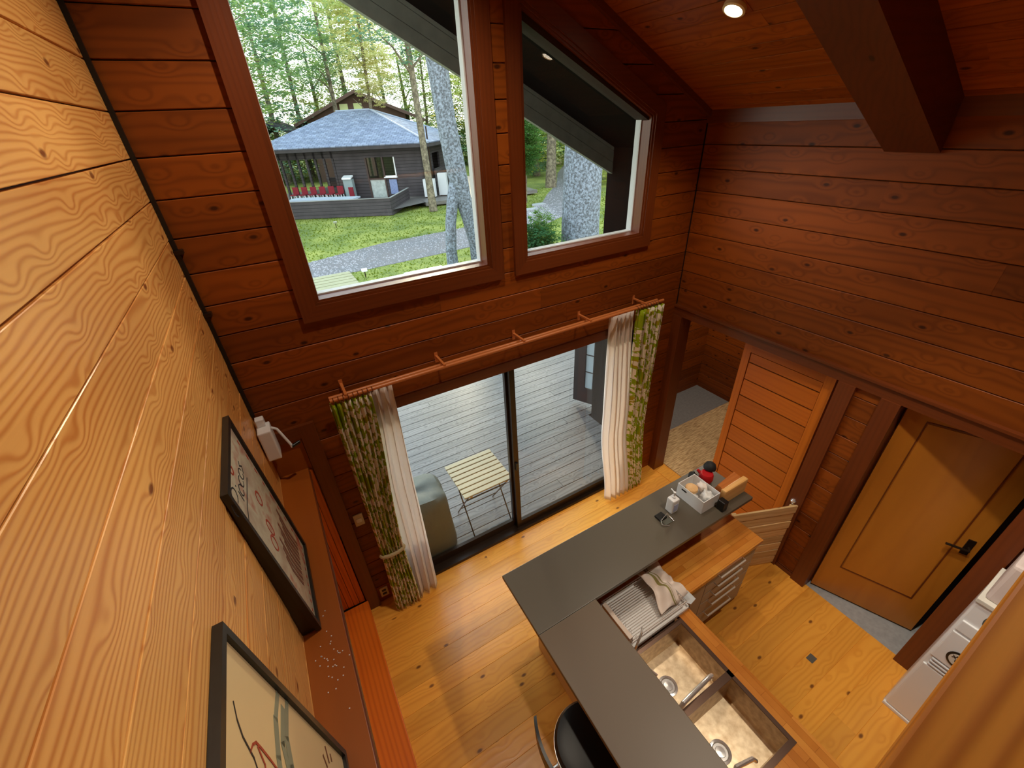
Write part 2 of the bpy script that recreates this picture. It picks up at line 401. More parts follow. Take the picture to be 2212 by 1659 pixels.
part('trim_2', slope_bar(0, 3.66, 0, -.035, 0, .045), M['trim'], kind='structure')
# big sloping rafter
rb = thing('roof_beam', (3.65, -1.41, 3.5), 'dark brown square rafter slanting down the ceiling to the right wall', 'beam')
mb = slope_bar(.0, 3.66, -1.26, -1.52, .0, .25)
part('beam', mb, M['beamw'], rb)

# floor boards
floor = part('floor', MB().box((-.14, .14, -.12), (3.80, -6.3, -.022)), M['dark'], kind='structure')
y = -.055 + .155
ys = []
while y > -6.1: ys.append(y); y -= .155
for i, yy in enumerate(ys):
    c = [2.15, 1.3, 2.75, .9, 1.75][i % 5] + random.uniform(-.15, .15)
    y1 = min(yy, .02)
    for a, b in ((0, c), (c, 3.70)):
        board(F_FLOOR, rect(a, b, yy-.155, y1), M['floorw'], floor, t=.02, ch=.0018, jit=.0003)

# ---------------------------------------------------------------- gable windows
def slanted(x): return CEN(x) - .33
def gable_window(n, x0, x1, sill, topf):
    r = empty('window_%d' % n, (x0, 0, sill), kind='structure')
    zl, zr = topf(x0), topf(x1)
    inner = [(x0, sill), (x1, sill), (x1, zr), (x0, zl)]
    def off(d):
        return [(x0-d, sill-d), (x1+d, sill-d), (x1+d, topf(x1+d)+d*1.15), (x0-d, topf(x0-d)+d*1.15)]
    def ring(pi, po, ya, yb, mat, name, sides=(0,1,2,3)):
        for i in sides:
            j = (i+1) % 4
            q = MB().prism([po[i], po[j], pi[j], pi[i]], 'y', ya, yb)
            part(name, q, {0: M['trim'], 2: M['trim'], 1: M['trim_z'], 3: M['trim_z']}[i] if mat is None else mat, r)
    ring(off(.028), off(CW), 0, -.028, None, 'casing')
    ring(off(.012), off(.032), .03, -.016, None, 'inner_casing')
    ring(off(-.0), off(.014), .085, -.006, None, 'stop_bead')
    ring(off(-.008) , off(.018), .14, .085, M['vinyl'], 'pane_bead')
    part('pane', MB().prism(off(.004), 'y', .096, .102), M['glass'], r)
    return r
gable_window(1, *W1, slanted)
gable_window(2, *W2, slanted)

# ---------------------------------------------------------------- sliding glass door
sd = empty('door_1', (1.8, 0, 0), kind='structure')
def bx(*a): return MB().box(*a)
part('frame', bx((.50, -.02, 0), (3.17, .12, .035)).box((.50, 0, .035), (.54, .12, 2.06)).box((3.13, 0, .035), (3.17, .12, 2.06)).box((.50, 0, 2.03), (3.17, .12, 2.08)), M['bronze'], sd)
part('head_casing', bx((.46, -.03, 1.99), (3.21, .0, 2.075)), M['trim'], sd)
part('side_casing', bx((.46, -.02, 0), (.50, .0, 1.99)).box((3.17, -.02, 0), (3.21, 0, 1.99)), M['trim_z'], sd)
def sash(x0, x1, y0, nm):
    f = part(nm, bx((x0, y0, .035), (x0+.05, y0+.035, 2.03)).box((x1-.05, y0, .035), (x1, y0+.035, 2.03)).box((x0+.05, y0, .035), (x1-.05, y0+.035, .12)).box((x0+.05, y0, 1.98), (x1-.05, y0+.035, 2.03)), M['bronze'], sd)
    part('pane', bx((x0+.045, y0+.014, .115), (x1-.045, y0+.019, 1.985)), M['glass'], f)
    return f
sash(.53, 1.82, .065, 'sash')
s2 = sash(1.79, 3.14, .02, 'sash')
part('latch', bx((1.80, .0, .86), (1.825, .02, .95), .004), M['blackp'], s2)

# corner casing left of the sliding door
dl = empty('door_2', (.15, 0, 0), kind='structure')
part('casing', bx((.21, 0, 0), (.31, -.03, 2.09)), M['trim_z'], dl)
part('header', bx((.0, 0, 2.0), (.21, -.028, 2.09)), M['trim'], dl)
part('door_leaf', bx((.0, -.004, 1.0), (.205, .018, 2.0)), M['shelfw'], dl)
for i in range(4):
    part('upright_board', bx((.012+i*.048, -.012-.002*i, .15), (.056+i*.048, .015, 1.72)), M['orange_z'], dl)

# header rail and casings on the right wall
tr = empty('trim_3', (3.68, 0, 2.0), kind='structure')
part('header_board', bx((3.655, 0, 2.0), (3.70, -2.66, 2.085)), M['trim_y'], tr)
part('header_lip', bx((3.64, 0, 2.085), (3.70, -6.1, 2.105)), M['trim_y'], tr)
for a, b in ((0, -.10), (-1.51, -1.62), (-1.775, -1.885), (-2.58, -2.68)):
    part('casing', bx((3.645, a, 0), (3.80, b, 2.0)), M['trim_z'], tr)
part('sill', bx((3.66, -.1, -.02), (3.80, -1.51, .006)), M['floorw'], tr)
part('baseboard_right', bx((3.66, -1.62, 0), (3.675, -1.775, .03)), M['trim_y'], kind='structure')

# slatted door in the first opening
sl_ = empty('door_3', (3.74, -1.1, 0), kind='structure')
part('stile', bx((3.725, -.735, .01), (3.765, -.80, 1.97)), M['slatw_z'], sl_)
part('stile', bx((3.725, -1.40, .01), (3.765, -1.47, 1.97)), M['slatw_z'], sl_)
part('rail', bx((3.725, -.80, 1.90), (3.765, -1.40, 1.97)), M['slatw'], sl_)
part('rail', bx((3.725, -.80, .01), (3.765, -1.40, .10)), M['slatw'], sl_)
z = .105; k = 0
while z < 1.88:
    z2 = min(z+.166, 1.895)
    part('slat', MB().prism([(-.805, z+.004), (-1.395, z+.004), (-1.395, z2-.004), (-.805, z2-.004)], 'x', 3.733, 3.757), M['slatw'], sl_)
    z += .17
part('door_core', bx((3.745, -.80, .1), (3.752, -1.40, 1.9)), M['dark'], sl_)

# tan door standing ajar
d4 = empty('door_4', (3.735, -1.895, 0), kind='structure')
u = Vector((.26, -.65, 0)).normalized(); nrm = Vector((-u.y, u.x, 0)); nrm = -nrm if nrm.x > 0 else nrm   # nrm faces the room
O4 = Vector((3.745, -1.90, 0))
def leafbox(a0, a1, z0, z1, n0, n1):
    c = O4 + u*((a0+a1)/2) + nrm*((n0+n1)/2) + Vector((0,0,(z0+z1)/2))
    return MB().obox(c, u*((a1-a0)/2), nrm*((n1-n0)/2), Vector((0,0,(z1-z0)/2)))
part('door_leaf', leafbox(0, .70, .01, 1.99, -.035, 0), M['doorw'], d4)
part('raised_panel', leafbox(.13, .575, .36, 1.88, 0, .006), M['doorw'], d4)
for q in ((.125, .58, 1.885, 1.895), (.125, .58, .345, .355), (.118, .125, .345, 1.895), (.58, .587, .345, 1.895)):
    part('panel_bead', leafbox(q[0], q[1], q[2], q[3], 0, .004), M['trim_z'], d4)
h = part('door_handle', leafbox(.625, .665, .96, 1.10, 0, .008), M['bronze'], d4)
c = O4 + u*.65 + nrm*.045 + Vector((0,0,1.03))
part('lever', MB().tube([O4+u*.65+Vector((0,0,1.03)), c, c - u*.12], .009, 8), M['bronze'], h, smooth=True)

# hall and wash room beyond the right wall
hall = part('wall_hall', MB().box((5.9, 1.2, -.2), (6.0, -1.7, 2.5)).box((3.8, -1.70, -.2), (5.9, -1.8, 2.5)).box((3.8, 1.10, -.2), (5.9, 1.19, 2.5)).box((3.7, 1.2, 2.45), (6.0, -1.8, 2.55)), M['dark'], kind='structure')
F_H = frame((0,-1,0), (0,0,1), (-1,0,0), (5.9,0,0)); F_H2 = frame((1,0,0), (0,0,1), (0,-1,0), (0,1.1,0))
for k in range(-1, 15):
    z0 = -.1265 + .1705*k
    board(F_H, rect(-1.1, 1.7, z0, z0+.17), M['log'], hall, t=.022); board(F_H2, rect(3.8, 5.9, z0, z0+.17), M['log'], hall, t=.022)
part('floor_entry', bx((3.8, 1.1, -.25), (5.9, -1.7, -.2)), M['stone'], kind='structure')
mat_step = part('entry_step', bx((3.80, .34, -.2), (5.75, -1.7, -.004)), M['floorw'], kind='structure')
M['mat'] = plain('woven_pale_mat', lin(206, 176, 128), .8)
def _mat():
    m, t, b = base_mat('woven_straw_mat'); tc = t.nodes.new('ShaderNodeTexCoord'); mp = t.nodes.new('ShaderNodeMapping'); mp.inputs['Scale'].default_value = (6, 60, 1)
    n = t.nodes.new('ShaderNodeTexNoise'); n.inputs['Scale'].default_value = 1.5; n.inputs['Detail'].default_value = 3; cr = t.nodes.new('ShaderNodeValToRGB')
    cr.color_ramp.elements[0].color = lin(166, 128, 84); cr.color_ramp.elements[1].color = lin(222, 190, 140); cr.color_ramp.elements[0].position = .35; cr.color_ramp.elements[1].position = .6
    t.links.new(tc.outputs['Object'], mp.inputs[0]); t.links.new(mp.outputs[0], n.inputs[0]); t.links.new(n.outputs[0], cr.inputs[0]); t.links.new(cr.outputs[0], b.inputs['Base Color']); b.inputs['Roughness'].default_value = .8
    return m
M['mat'] = _mat()
tag(part('straw_mat', bx((3.83, .33, -.004), (5.6, -1.0, .006)), M['mat'], loc=(4.6, -.3, 0)), 'pale woven straw mat on the entry floor beyond the first doorway', 'mat')
part('wall_washroom', MB().box((5.0, -1.85, -.1), (5.1, -3.4, 2.5)).box((3.8, -3.3, -.1), (5.0, -3.4, 2.5)).box((3.8, -1.85, 2.4), (5.0, -3.4, 2.5)), M['trim_z'], kind='structure')
part('floor_washroom', bx((3.70, -1.84, -.06), (5.0, -3.3, -.012)), M['stone'], kind='structure')

# ---------------------------------------------------------------- left wall fittings
sh = thing('wall_shelf', (0, -1.5, 1.70), 'long plain brown shelf board along the pale left wall', 'shelf')
part('shelf_board', bx((.002, -.002, 1.70), (.178, -5.5, 1.737), .003), M['shelfw'], sh)
part('shelf_lip', bx((.178, -.002, 1.695), (.184, -5.5, 1.737)), M['trim_y'], sh)
part('crumbs', (lambda q: [q.obox((random.gauss(.09, .035), random.gauss(-1.36, .10), 1.7385), (.0022,0,0), (0,.0022,0), (0,0,.0015)) for _ in range(34)] and q)(MB()), M['white'], sh, kind='stuff')
lg = thing('floor_ledge', (.1, -1.5, 0), 'orange wooden ledge running along the foot of the left wall', 'ledge')
part('ledge_top', bx((.002, -.03, .11), (.222, -5.5, .15), .004), M['orange_y'], lg)
part('ledge_front', bx((.19, -.03, 0), (.210, -5.5, .11)), M['orange_y'], lg)

def picture(name, y0, y1, z0, z1, xb, xt, artfn, label):
    """leaning picture: lower edge at xb, upper edge at xt from the wall"""
    r = thing(name, (xb, (y0+y1)/2, z0), label, 'picture')
    up = Vector((xt-xb, 0, z1-z0)); H = up.length; up.normalize(); side = Vector((0, -1, 0)); n = up.cross(side)
    if n.x < 0: n = -n
    Wd = y1-y0; O = Vector((xb, y0+Wd/2, z0)) + up*(H/2)
    fw = .022
    def q(a0, a1, b0, b1, n0, n1): return MB().obox(O + side*((a0+a1)/2) + up*((b0+b1)/2) + n*((n0+n1)/2), side*((a1-a0)/2), up*((b1-b0)/2), n*((n1-n0)/2))
    part('frame_side', q(-Wd/2, -Wd/2+fw, -H/2, H/2, 0, .024), M['black_frame'], r)
    part('frame_side', q(Wd/2-fw, Wd/2, -H/2, H/2, 0, .024), M['black_frame'], r)
    part('frame_side', q(-Wd/2+fw, Wd/2-fw, -H/2, -H/2+fw, 0, .024), M['black_frame'], r)
    part('frame_side', q(-Wd/2+fw, Wd/2-fw, H/2-fw, H/2, 0, .024), M['black_frame'], r)
    part('shadow_wedge', MB().prism([(.004, z0+.002), (xb+.002, z0+.002), (xt+.004, z1-.01), (.004, z1-.012)], 'y', y0+.01, y1-.01), M['black_frame'], r)  # added wedge: shade behind the leaning frame built as solid black
    me = bpy.data.meshes.new('print')
    hw, hh = Wd/2-fw, H/2-fw
    def P(a, b, c=.012): return O + side*a + up*b + n*c - Vector(r.location)
    me.from_pydata([P(-hw,-hh), P(hw,-hh), P(hw,hh), P(-hw,hh), P(-hw,-hh,.002), P(hw,-hh,.002), P(hw,hh,.002), P(-hw,hh,.002)], [], [(0,1,2,3),(7,6,5,4),(0,4,5,1),(1,5,6,2),(2,6,7,3),(3,7,4,0)])
    me.materials.append(artfn['paper']); o = bpy.data.objects.new('print', me); COL.objects.link(o); o.parent = r; o['label'] = artfn['label']
    # ink strokes lie on the paper
    for nm, mat, strokes, wd in artfn['ink']:
        def flush(mb, nm=nm, mat=mat):
            part(nm, mb, mat, o, kind='stuff' if nm == 'border_dots' else None)
        mb = MB()
        for st in strokes:
            if nm in ('red_figure',): mb = MB()
            pts = [Vector((a*hw, b*hh)) for a, b in st]
            for i in range(len(pts)-1):
                p, s_ = pts[i], pts[i+1]; d = (s_-p)
                if d.length < 1e-5: continue
                e = Vector((-d.y, d.x)).normalized()*wd*(1-.4*abs(2*(i+.5)/(len(pts)-1)-1)); d = d.normalized()*wd*.3
                c4 = [p-d+e, p-d-e, s_+d-e, s_+d+e]
                mb.add([P(q_.x, q_.y, .0125)+Vector(r.location) for q_ in c4] + [P(q_.x, q_.y, .0132)+Vector(r.location) for q_ in c4], [(0,3,2,1),(4,5,6,7),(0,1,5,4),(1,2,6,5),(2,3,7,6),(3,0,4,7)])
            if nm in ('red_figure',): flush(mb)
        if nm not in ('red_figure',): flush(mb)
    return r
def arc(cx, cy, rx, ry, a0, a1, n=14): return [(cx+rx*math.cos(a0+(a1-a0)*i/n), cy+ry*math.sin(a0+(a1-a0)*i/n)) for i in range(n+1)]
PI = math.pi
def art_print():
    m, t, b = base_mat('faded_poster_paper'); tc = t.nodes.new('ShaderNodeTexCoord'); n = t.nodes.new('ShaderNodeTexNoise'); n.inputs['Scale'].default_value = 7; n.inputs['Detail'].default_value = 5
    cr = t.nodes.new('ShaderNodeValToRGB'); e = cr.color_ramp.elements
    e[0].color = lin(176, 150, 128); e[0].position = .3; e[1].color = lin(206, 196, 168); e[1].position = .55
    x = cr.color_ramp.elements.new(.68); x.color = lin(186, 120, 100)
    t.links.new(tc.outputs['Object'], n.inputs['Vector']); t.links.new(n.outputs[0], cr.inputs[0]); t.links.new(cr.outputs[0], b.inputs['Base Color']); b.inputs['Roughness'].default_value = .25
    return m
ink_d = plain('dark_ink', lin(44, 44, 46), .5); ink_r = plain('red_ink', lin(176, 70, 48), .5); ink_g = plain('grey_green_ink', lin(140, 142, 118), .5); ink_b = plain('brown_ink', lin(120, 72, 48), .5)
# flowing signature-like lettering "Pieces" reading from the far end to the near end, and red fish-like shapes
def word(strokes, ox, oy, sx, sy): return [[(ox + a*sx, oy + b*sy) for a, b in st] for st in strokes]
letters = [[(0,0),(.02,.5),(.05,1)], arc(.12,.78,.12,.24,PI*.9,-PI*.6), arc(-.02,.75,.16,.35,PI*.5,PI*1.5),
           [(.30,.1),(.32,.5)], [(.34,.68),(.345,.72)], arc(.44,.28,.08,.2,0,PI*1.75), arc(.62,.28,.08,.2,PI*.3,PI*1.75),
           arc(.78,.28,.08,.2,0,PI*1.75), [(.98,.46),(.90,.40),(.98,.22),(.88,.08)], [(-.1,-.25),(.3,-.12),(.9,-.2)]]
P1 = dict(paper=art_print(), label='faded print with flowing dark lettering and red figures', ink=[
    ('lettering', ink_d, word(letters, .92, .66, -1.25, .27), .0035),
    ('red_figure', ink_r, [arc(-.15, .34, .12, .08, 0, 2*PI), arc(.20, .10, .10, .10, 0, 2*PI), arc(.45, .02, .12, .09, 0, 2*PI), arc(.25, .93, .08, .04, 0, 2*PI)], .006),
    ('figures', ink_b, [[(-.7+.13*i, -.15-.07*(i % 3)), (-.6+.13*i, -.45), (-.66+.13*i, -.75)] for i in range(9)], .012),
    ('border_dots', ink_r, [[(-.9, -.85+.2*i), (-.9, -.80+.2*i)] for i in range(9)] + [[(-.85+.2*i, -.93), (-.8+.2*i, -.93)] for i in range(9)], .006)])
P2 = dict(paper=plain('cream_ink_paper', lin(228, 198, 146), .35, noise=.06, nscale=4), label='cream paper brushed with red and grey strokes', ink=[
    ('brush_stroke', ink_g, [[(-.98, .27), (-.75, .33), (-.47, .33), (0, .25), (.6, .35)], [(-1.0, .12), (-.67, .18), (-.48, .14), (.1, .0)], [(-.9, .2), (-.6, .25), (-.2, .1)]], .016),
    ('red_stroke', ink_r, [[(-.36, .69), (-.42, .66), (-.45, .62), (-.44, .56), (-.41, .45), (-.38, .36), (-.2, .2)], [(-.43, .60), (-.35, .52), (-.2, .5)]], .004),
    ('thin_stroke', ink_d, [[(-.60, .87), (-.50, .83), (-.42, .77), (-.34, .65), (-.2, .55)]], .003),
    ('seal_marks', ink_b, [[(-.93, -.58), (-.80, -.62)], [(-.82, -.50), (-.74, -.56)], [(-.90, -.68), (-.84, -.69)]], .005)])
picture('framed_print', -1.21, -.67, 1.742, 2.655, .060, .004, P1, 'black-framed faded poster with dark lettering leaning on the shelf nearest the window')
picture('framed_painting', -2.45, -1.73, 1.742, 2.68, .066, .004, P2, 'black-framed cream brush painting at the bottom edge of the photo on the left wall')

# window crank with black chain up the corner
wc = thing('window_crank', (.05, -.08, 2.12), 'white crank box with folding handle fixed in the left corner', 'crank')
part('gearbox', bx((.012, -.17, 2.00), (.085, -.05, 2.21), .008), M['white'], wc)
part('neck', bx((.018, -.10, 2.21), (.065, -.05, 2.26), .006), M['white'], wc)
a = part('crank_arm', MB().tube([(.085, -.10, 2.19), (.11, -.10, 2.17), (.15, -.115, 2.04), (.152, -.12, 2.02)], .008, 8), M['white'], wc, smooth=True)
part('grip', MB().tube([(.152, -.12, 2.025), (.20, -.10, 2.03)], .012, 10), M['blackp'], a, smooth=True)
ch = tag(part('chain_conduit', MB().box((.004, -.03, 2.25), (.022, -.012, 5.2)), M['blackp'], loc=(.012, -.02, 2.25)), 'thin black conduit running up the left wall corner above the white crank', 'conduit')
for z in (2.91, 3.23): part('clamp', bx((.0, -.045, z-.01), (.04, -.004, z+.01), .002), M['bronze'], ch)

# wall plates
for z, lb in ((1.09, 'pale switch plate beside the left green curtain'), (.13, 'pale low socket plate near the floor behind the left green curtain')):
    sw = thing('switch_plate' if z > 1 else 'socket_plate', (.37, 0, z), lb, 'switch' if z > 1 else 'socket')
    ml = plain('ivory_plate', lin(206, 190, 160), .35)
    part('plate', bx((.335, -.012, z-.06), (.405, -.001, z+.06), .003), ml, sw)
    if z > 1: part('rocker', bx((.35, -.017, z-.02), (.39, -.011, z+.02), .002), M['white'], sw)
    else:
        for zz in (-.022, .022): part('outlet', bx((.352, -.014, z+zz-.014), (.388, -.011, z+zz+.014), .002), M['blackp'], sw)

# ---------------------------------------------------------------- curtain rails and curtains
M['railw'] = plain('orange_varnished_rail', lin(196, 116, 62), .35)
cr_ = thing('curtain_rail', (1.85, -.1, 2.27), 'double brown wooden curtain rail over the sliding glass door', 'curtain rail')
for yy, zz in ((-.085, 2.255), (-.155, 2.275)):
    part('rail', MB().tube([(.44, yy, zz), (3.29, yy, zz)], .013, 10), M['railw'], cr_, smooth=True)
for x in (.54, 1.20, 1.84, 2.47, 3.08):
    part('bracket', bx((x-.008, -.165, 2.285), (x+.008, -.001, 2.297)).box((x-.012, -.004, 2.24), (x+.012, 0, 2.32)), M['railw'], cr_)
for i in range(9):
    for x0 in (.46, 2.98): part('ring', MB().tube([(x0+.03*i, -.155+.018*math.cos(a_*PI/6), 2.272+.018*math.sin(a_*PI/6)) for a_ in range(12)], .0025, 5, closed=True), M['trim'], cr_)

def curtain(name, keys, n, amp, mat, label, group=None, cat='curtain', tie=None, y=-.15):
    """keys: (z, x_left, x_right, y) from top to bottom"""
    NU, NV = n*10, 40
    vs = []; uv = []
    for j in range(NV+1):
        t_ = j/NV; z = keys[0][0] + (keys[-1][0]-keys[0][0])*t_
        for a_, b_ in zip(keys, keys[1:]):
            if b_[0] <= z <= a_[0] + 1e-6:
                f = (a_[0]-z)/max(1e-6, a_[0]-b_[0]); f = f*f*(3-2*f)
                xl = a_[1]+(b_[1]-a_[1])*f; xr = a_[2]+(b_[2]-a_[2])*f; yc = a_[3]+(b_[3]-a_[3])*f; break
        wref = keys[0][2]-keys[0][1]
        am = amp*min(1.3, .55+.45*(xr-xl)/wref)
        for i in range(NU+1):
            u_ = i/NU; ph = 2*PI*n*u_ + .5*math.sin(3*t_+u_*5)
            am2 = am*(1+.25*math.sin(u_*17+t_*3))
            vs.append((xl+(xr-xl)*u_ + .25*am*math.sin(2*ph), yc + am2*math.sin(ph), z + (.006*math.sin(ph) if j == NV else 0)))
            uv.append((u_*n*.075, z))
    fs = [(j*(NU+1)+i, j*(NU+1)+i+1, (j+1)*(NU+1)+i+1, (j+1)*(NU+1)+i) for j in range(NV) for i in range(NU)]
    loc = ((keys[0][1]+keys[0][2])/2, keys[0][3], keys[-1][0])
    r = thing(name, loc, label, cat, group)
    me = bpy.data.meshes.new('drape'); me.from_pydata([(v[0]-loc[0], v[1]-loc[1], v[2]-loc[2]) for v in vs], [], fs)
    ul = me.uv_layers.new(name='UVMap')
    for p in me.polygons:
        p.use_smooth = True
        for li in p.loop_indices: ul.data[li].uv = uv[me.loops[li].vertex_index]
    me.materials.append(mat); o = bpy.data.objects.new('drape', me); COL.objects.link(o); o.parent = r
    sm = o.modifiers.new('thickness', 'SOLIDIFY'); sm.thickness = .0012
    if tie:
        z, xl, xr = tie; yc = keys[1][3]
        part('tieback', MB().tube([((xl+xr)/2+(xr-xl)/2*1.04*math.cos(a_*PI/10), yc+amp*1.15*math.sin(a_*PI/10), z+.008*math.sin(a_*PI/10)) for a_ in range(20)], .016, 6, closed=True), M['tiec'], r, smooth=True)
    return r
def pattern_cloth():
    m, t, d, tl = cloth('green_leaf_print_cloth', (1,1,1,1), .12)
    uv = t.nodes.new('ShaderNodeUVMap'); mp = t.nodes.new('ShaderNodeMapping'); mp.inputs['Scale'].default_value = (2.2, 1.9, 1)
    t.links.new(uv.outputs[0], mp.inputs[0])
    big = t.nodes.new('ShaderNodeTexNoise'); big.inputs['Scale'].default_value = 1.9; big.inputs['Detail'].default_value = 1; t.links.new(mp.outputs[0], big.inputs['Vector'])
    vo = t.nodes.new('ShaderNodeTexVoronoi'); vo.inputs['Scale'].default_value = 11; vo.feature = 'F1'; vo.distance = 'EUCLIDEAN'
    dn = t.nodes.new('ShaderNodeTexNoise'); dn.inputs['Scale'].default_value = 9; t.links.new(mp.outputs[0], dn.inputs['Vector'])
    ad = t.nodes.new('ShaderNodeVectorMath'); ad.operation = 'MULTIPLY_ADD'; ad.inputs[1].default_value = (.15,.15,.15); t.links.new(dn.outputs['Color'], ad.inputs[0]); t.links.new(mp.outputs[0], ad.inputs[2])
    t.links.new(ad.outputs[0], vo.inputs['Vector'])
    a = t.nodes.new('ShaderNodeMath'); a.operation = 'GREATER_THAN'; a.inputs[1].default_value = .60; t.links.new(big.outputs[0], a.inputs[0])
    b = t.nodes.new('ShaderNodeMath'); b.operation = 'GREATER_THAN'; b.inputs[1].default_value = .56; t.links.new(vo.outputs['Distance'], b.inputs[0])
    mx_ = t.nodes.new('ShaderNodeMath'); mx_.operation = 'MAXIMUM'; t.links.new(a.outputs[0], mx_.inputs[0]); t.links.new(b.outputs[0], mx_.inputs[1])
    sc = t.nodes.new('ShaderNodeSeparateColor'); t.links.new(vo.outputs['Color'], sc.inputs[0])
    gr = t.nodes.new('ShaderNodeValToRGB'); gr.color_ramp.elements[0].color = lin(150, 172, 36); gr.color_ramp.elements[1].color = lin(172, 150, 40); gr.color_ramp.elements[0].position = .6; gr.color_ramp.elements[1].position = .9
    t.links.new(sc.outputs[1], gr.inputs[0])
    mx = t.nodes.new('ShaderNodeMix'); mx.data_type = 'RGBA'; mx.inputs[6].default_value = lin(240, 228, 212); t.links.new(gr.outputs[0], mx.inputs[7]); t.links.new(mx_.outputs[0], mx.inputs[0])
    t.links.new(mx.outputs[2], d.inputs[0]); t.links.new(mx.outputs[2], tl.inputs[0])
    return m
M['pat'] = pattern_cloth(); M['sheer'] = cloth('white_sheer_cloth', lin(250, 242, 236), .42, .06)[0]; M['tiec'] = cloth('cream_tie_cloth', lin(206, 190, 150), .2)[0]
curtain('patterned_curtain', [(2.25, .43, .69, -.155), (.78, .44, .62, -.155), (.02, .42, .64, -.17)], 8, .024, M['pat'], 'green leaf-print curtain tied back at the left of the glass door', 'leaf-print curtains', tie=(.76, .44, .62))
curtain('sheer_curtain', [(2.24, .69, .84, -.09), (1.2, .62, .83, -.10), (.02, .60, .82, -.13)], 3, .030, M['sheer'], 'white sheer curtain gathered at the left of the glass door', 'sheer curtains')
curtain('patterned_curtain', [(2.25, 3.0, 3.29, -.155), (1.0, 3.04, 3.26, -.16), (.02, 3.13, 3.33, -.17)], 7, .032, M['pat'], 'green leaf-print curtain hanging loose at the right of the glass door', 'leaf-print curtains')
curtain('sheer_curtain', [(2.24, 2.76, 2.99, -.09), (1.0, 2.76, 3.05, -.12), (.02, 2.82, 3.14, -.17)], 5, .036, M['sheer'], 'white sheer curtain gathered at the right of the glass door', 'sheer curtains')

# ---------------------------------------------------------------- kitchen
def butcher():
    m, t, b = base_mat('butcher_block_top'); N = t.nodes.new; L = t.links.new
    tc = N('ShaderNodeTexCoord'); br = N('ShaderNodeTexBrick'); br.inputs['Scale'].default_value = 1; br.inputs['Brick Width'].default_value = .30; br.inputs['Row Height'].default_value = .042
    br.inputs['Mortar Size'].default_value = .0006; br.inputs['Color1'].default_value = lin(222, 150, 66); br.inputs['Color2'].default_value = lin(196, 120, 44); br.inputs['Mortar'].default_value = lin(150, 84, 30)
    n = N('ShaderNodeTexNoise'); n.inputs['Scale'].default_value = 5; n.inputs['Detail'].default_value = 4
    mp = N('ShaderNodeMapping'); L(tc.outputs['Object'], mp.inputs[0]); L(mp.outputs[0], br.inputs['Vector']); L(tc.outputs['Object'], n.inputs['Vector'])
    mx = N('ShaderNodeMix'); mx.data_type = 'RGBA'; mx.blend_type = 'OVERLAY'; mx.inputs[0].default_value = .45; L(br.outputs[0], mx.inputs[6]); L(n.outputs[0], mx.inputs[7])
    L(mx.outputs[2], b.inputs['Base Color']); b.inputs['Roughness'].default_value = .22
    return m, mp
M['butcher'], _ = butcher(); M['butcher_y'], mp_ = butcher(); mp_.inputs['Rotation'].default_value = (0, 0, PI/2)

bar = thing('bar_counter', (1.3, -1.3, 0), 'dark grey L-shaped breakfast bar top on beige panels', 'bar counter')
part('bar_top', bx((1.08, -1.06, 1.127), (3.04, -1.50, 1.157), .003), M['counter'], bar)
part('bar_top', bx((1.08, -1.502, 1.127), (1.50, -5.0, 1.157), .003), M['counter_b'], bar)
part('side_panel', bx((1.34, -1.075, 0), (1.39, -5.0, 1.127)), M['panel'], bar)
part('back_panel', bx((1.39, -1.075, 0), (3.04, -1.115, 1.127)), M['panel'], bar)
part('upstand', bx((1.39, -1.12, .83), (3.02, -1.14, 1.12)), M['butcher'], bar)

cab = thing('drawer_cabinet', (2.6, -1.4, 0), 'taupe drawer cabinet under the butcher block by the gate', 'cabinet')
part('carcass', bx((2.17, -1.15, .06), (3.04, -1.63, .79)), M['drawer'], cab)
part('plinth', bx((2.19, -1.17, 0), (3.02, -1.60, .06)), M['blackp'], cab)
for i, (z0, z1) in enumerate(((.685, .785), (.565, .68), (.445, .56), (.28, .44), (.065, .275))):
    d_ = part('drawer', bx((2.46, -1.631, z0), (3.038, -1.65, z1-.004), .002), M['drawer'], cab)
    zc = z1-.028
    part('handle', MB().tube([(2.56, -1.65, zc), (2.56, -1.685, zc), (2.84, -1.685, zc), (2.84, -1.65, zc)], .006, 6), M['satin'], d_, smooth=True)
part('side_door', bx((2.175, -1.631, .065), (2.455, -1.65, .781), .002), M['drawer'], cab)
cab2 = thing('sink_cabinet', (1.8, -3, 0), 'long kitchen base unit under the sinks beside the bar', 'cabinet')
part('carcass', bx((1.40, -1.72, .06), (2.10, -5.0, .60)).box((2.08, -1.72, .60), (2.10, -5.0, .79)).box((1.40, -2.6, .6), (2.08, -5.0, .79)), M['drawer'], cab2)
for i in range(5): part('cabinet_door', bx((2.10, -1.73-.62*i, .07), (2.118, -2.34-.62*i, .785), .002), M['drawer'], cab2)
wt = thing('worktop', (2.2, -1.7, .8), 'honey-coloured butcher block worktop wrapping round the sinks', 'worktop')
part('worktop_slab', bx((1.39, -1.12, .79), (3.055, -1.67, .83), .003), M['butcher'], wt)
SX0, SX1 = 1.50, 2.035
part('worktop_slab', MB().box((SX1, -1.672, .79), (2.135, -5.0, .83)).box((1.39, -1.672, .79), (SX0, -5.0, .83)).box((SX0, -2.53, .79), (SX1, -5.0, .83)), M['butcher_y'], wt)
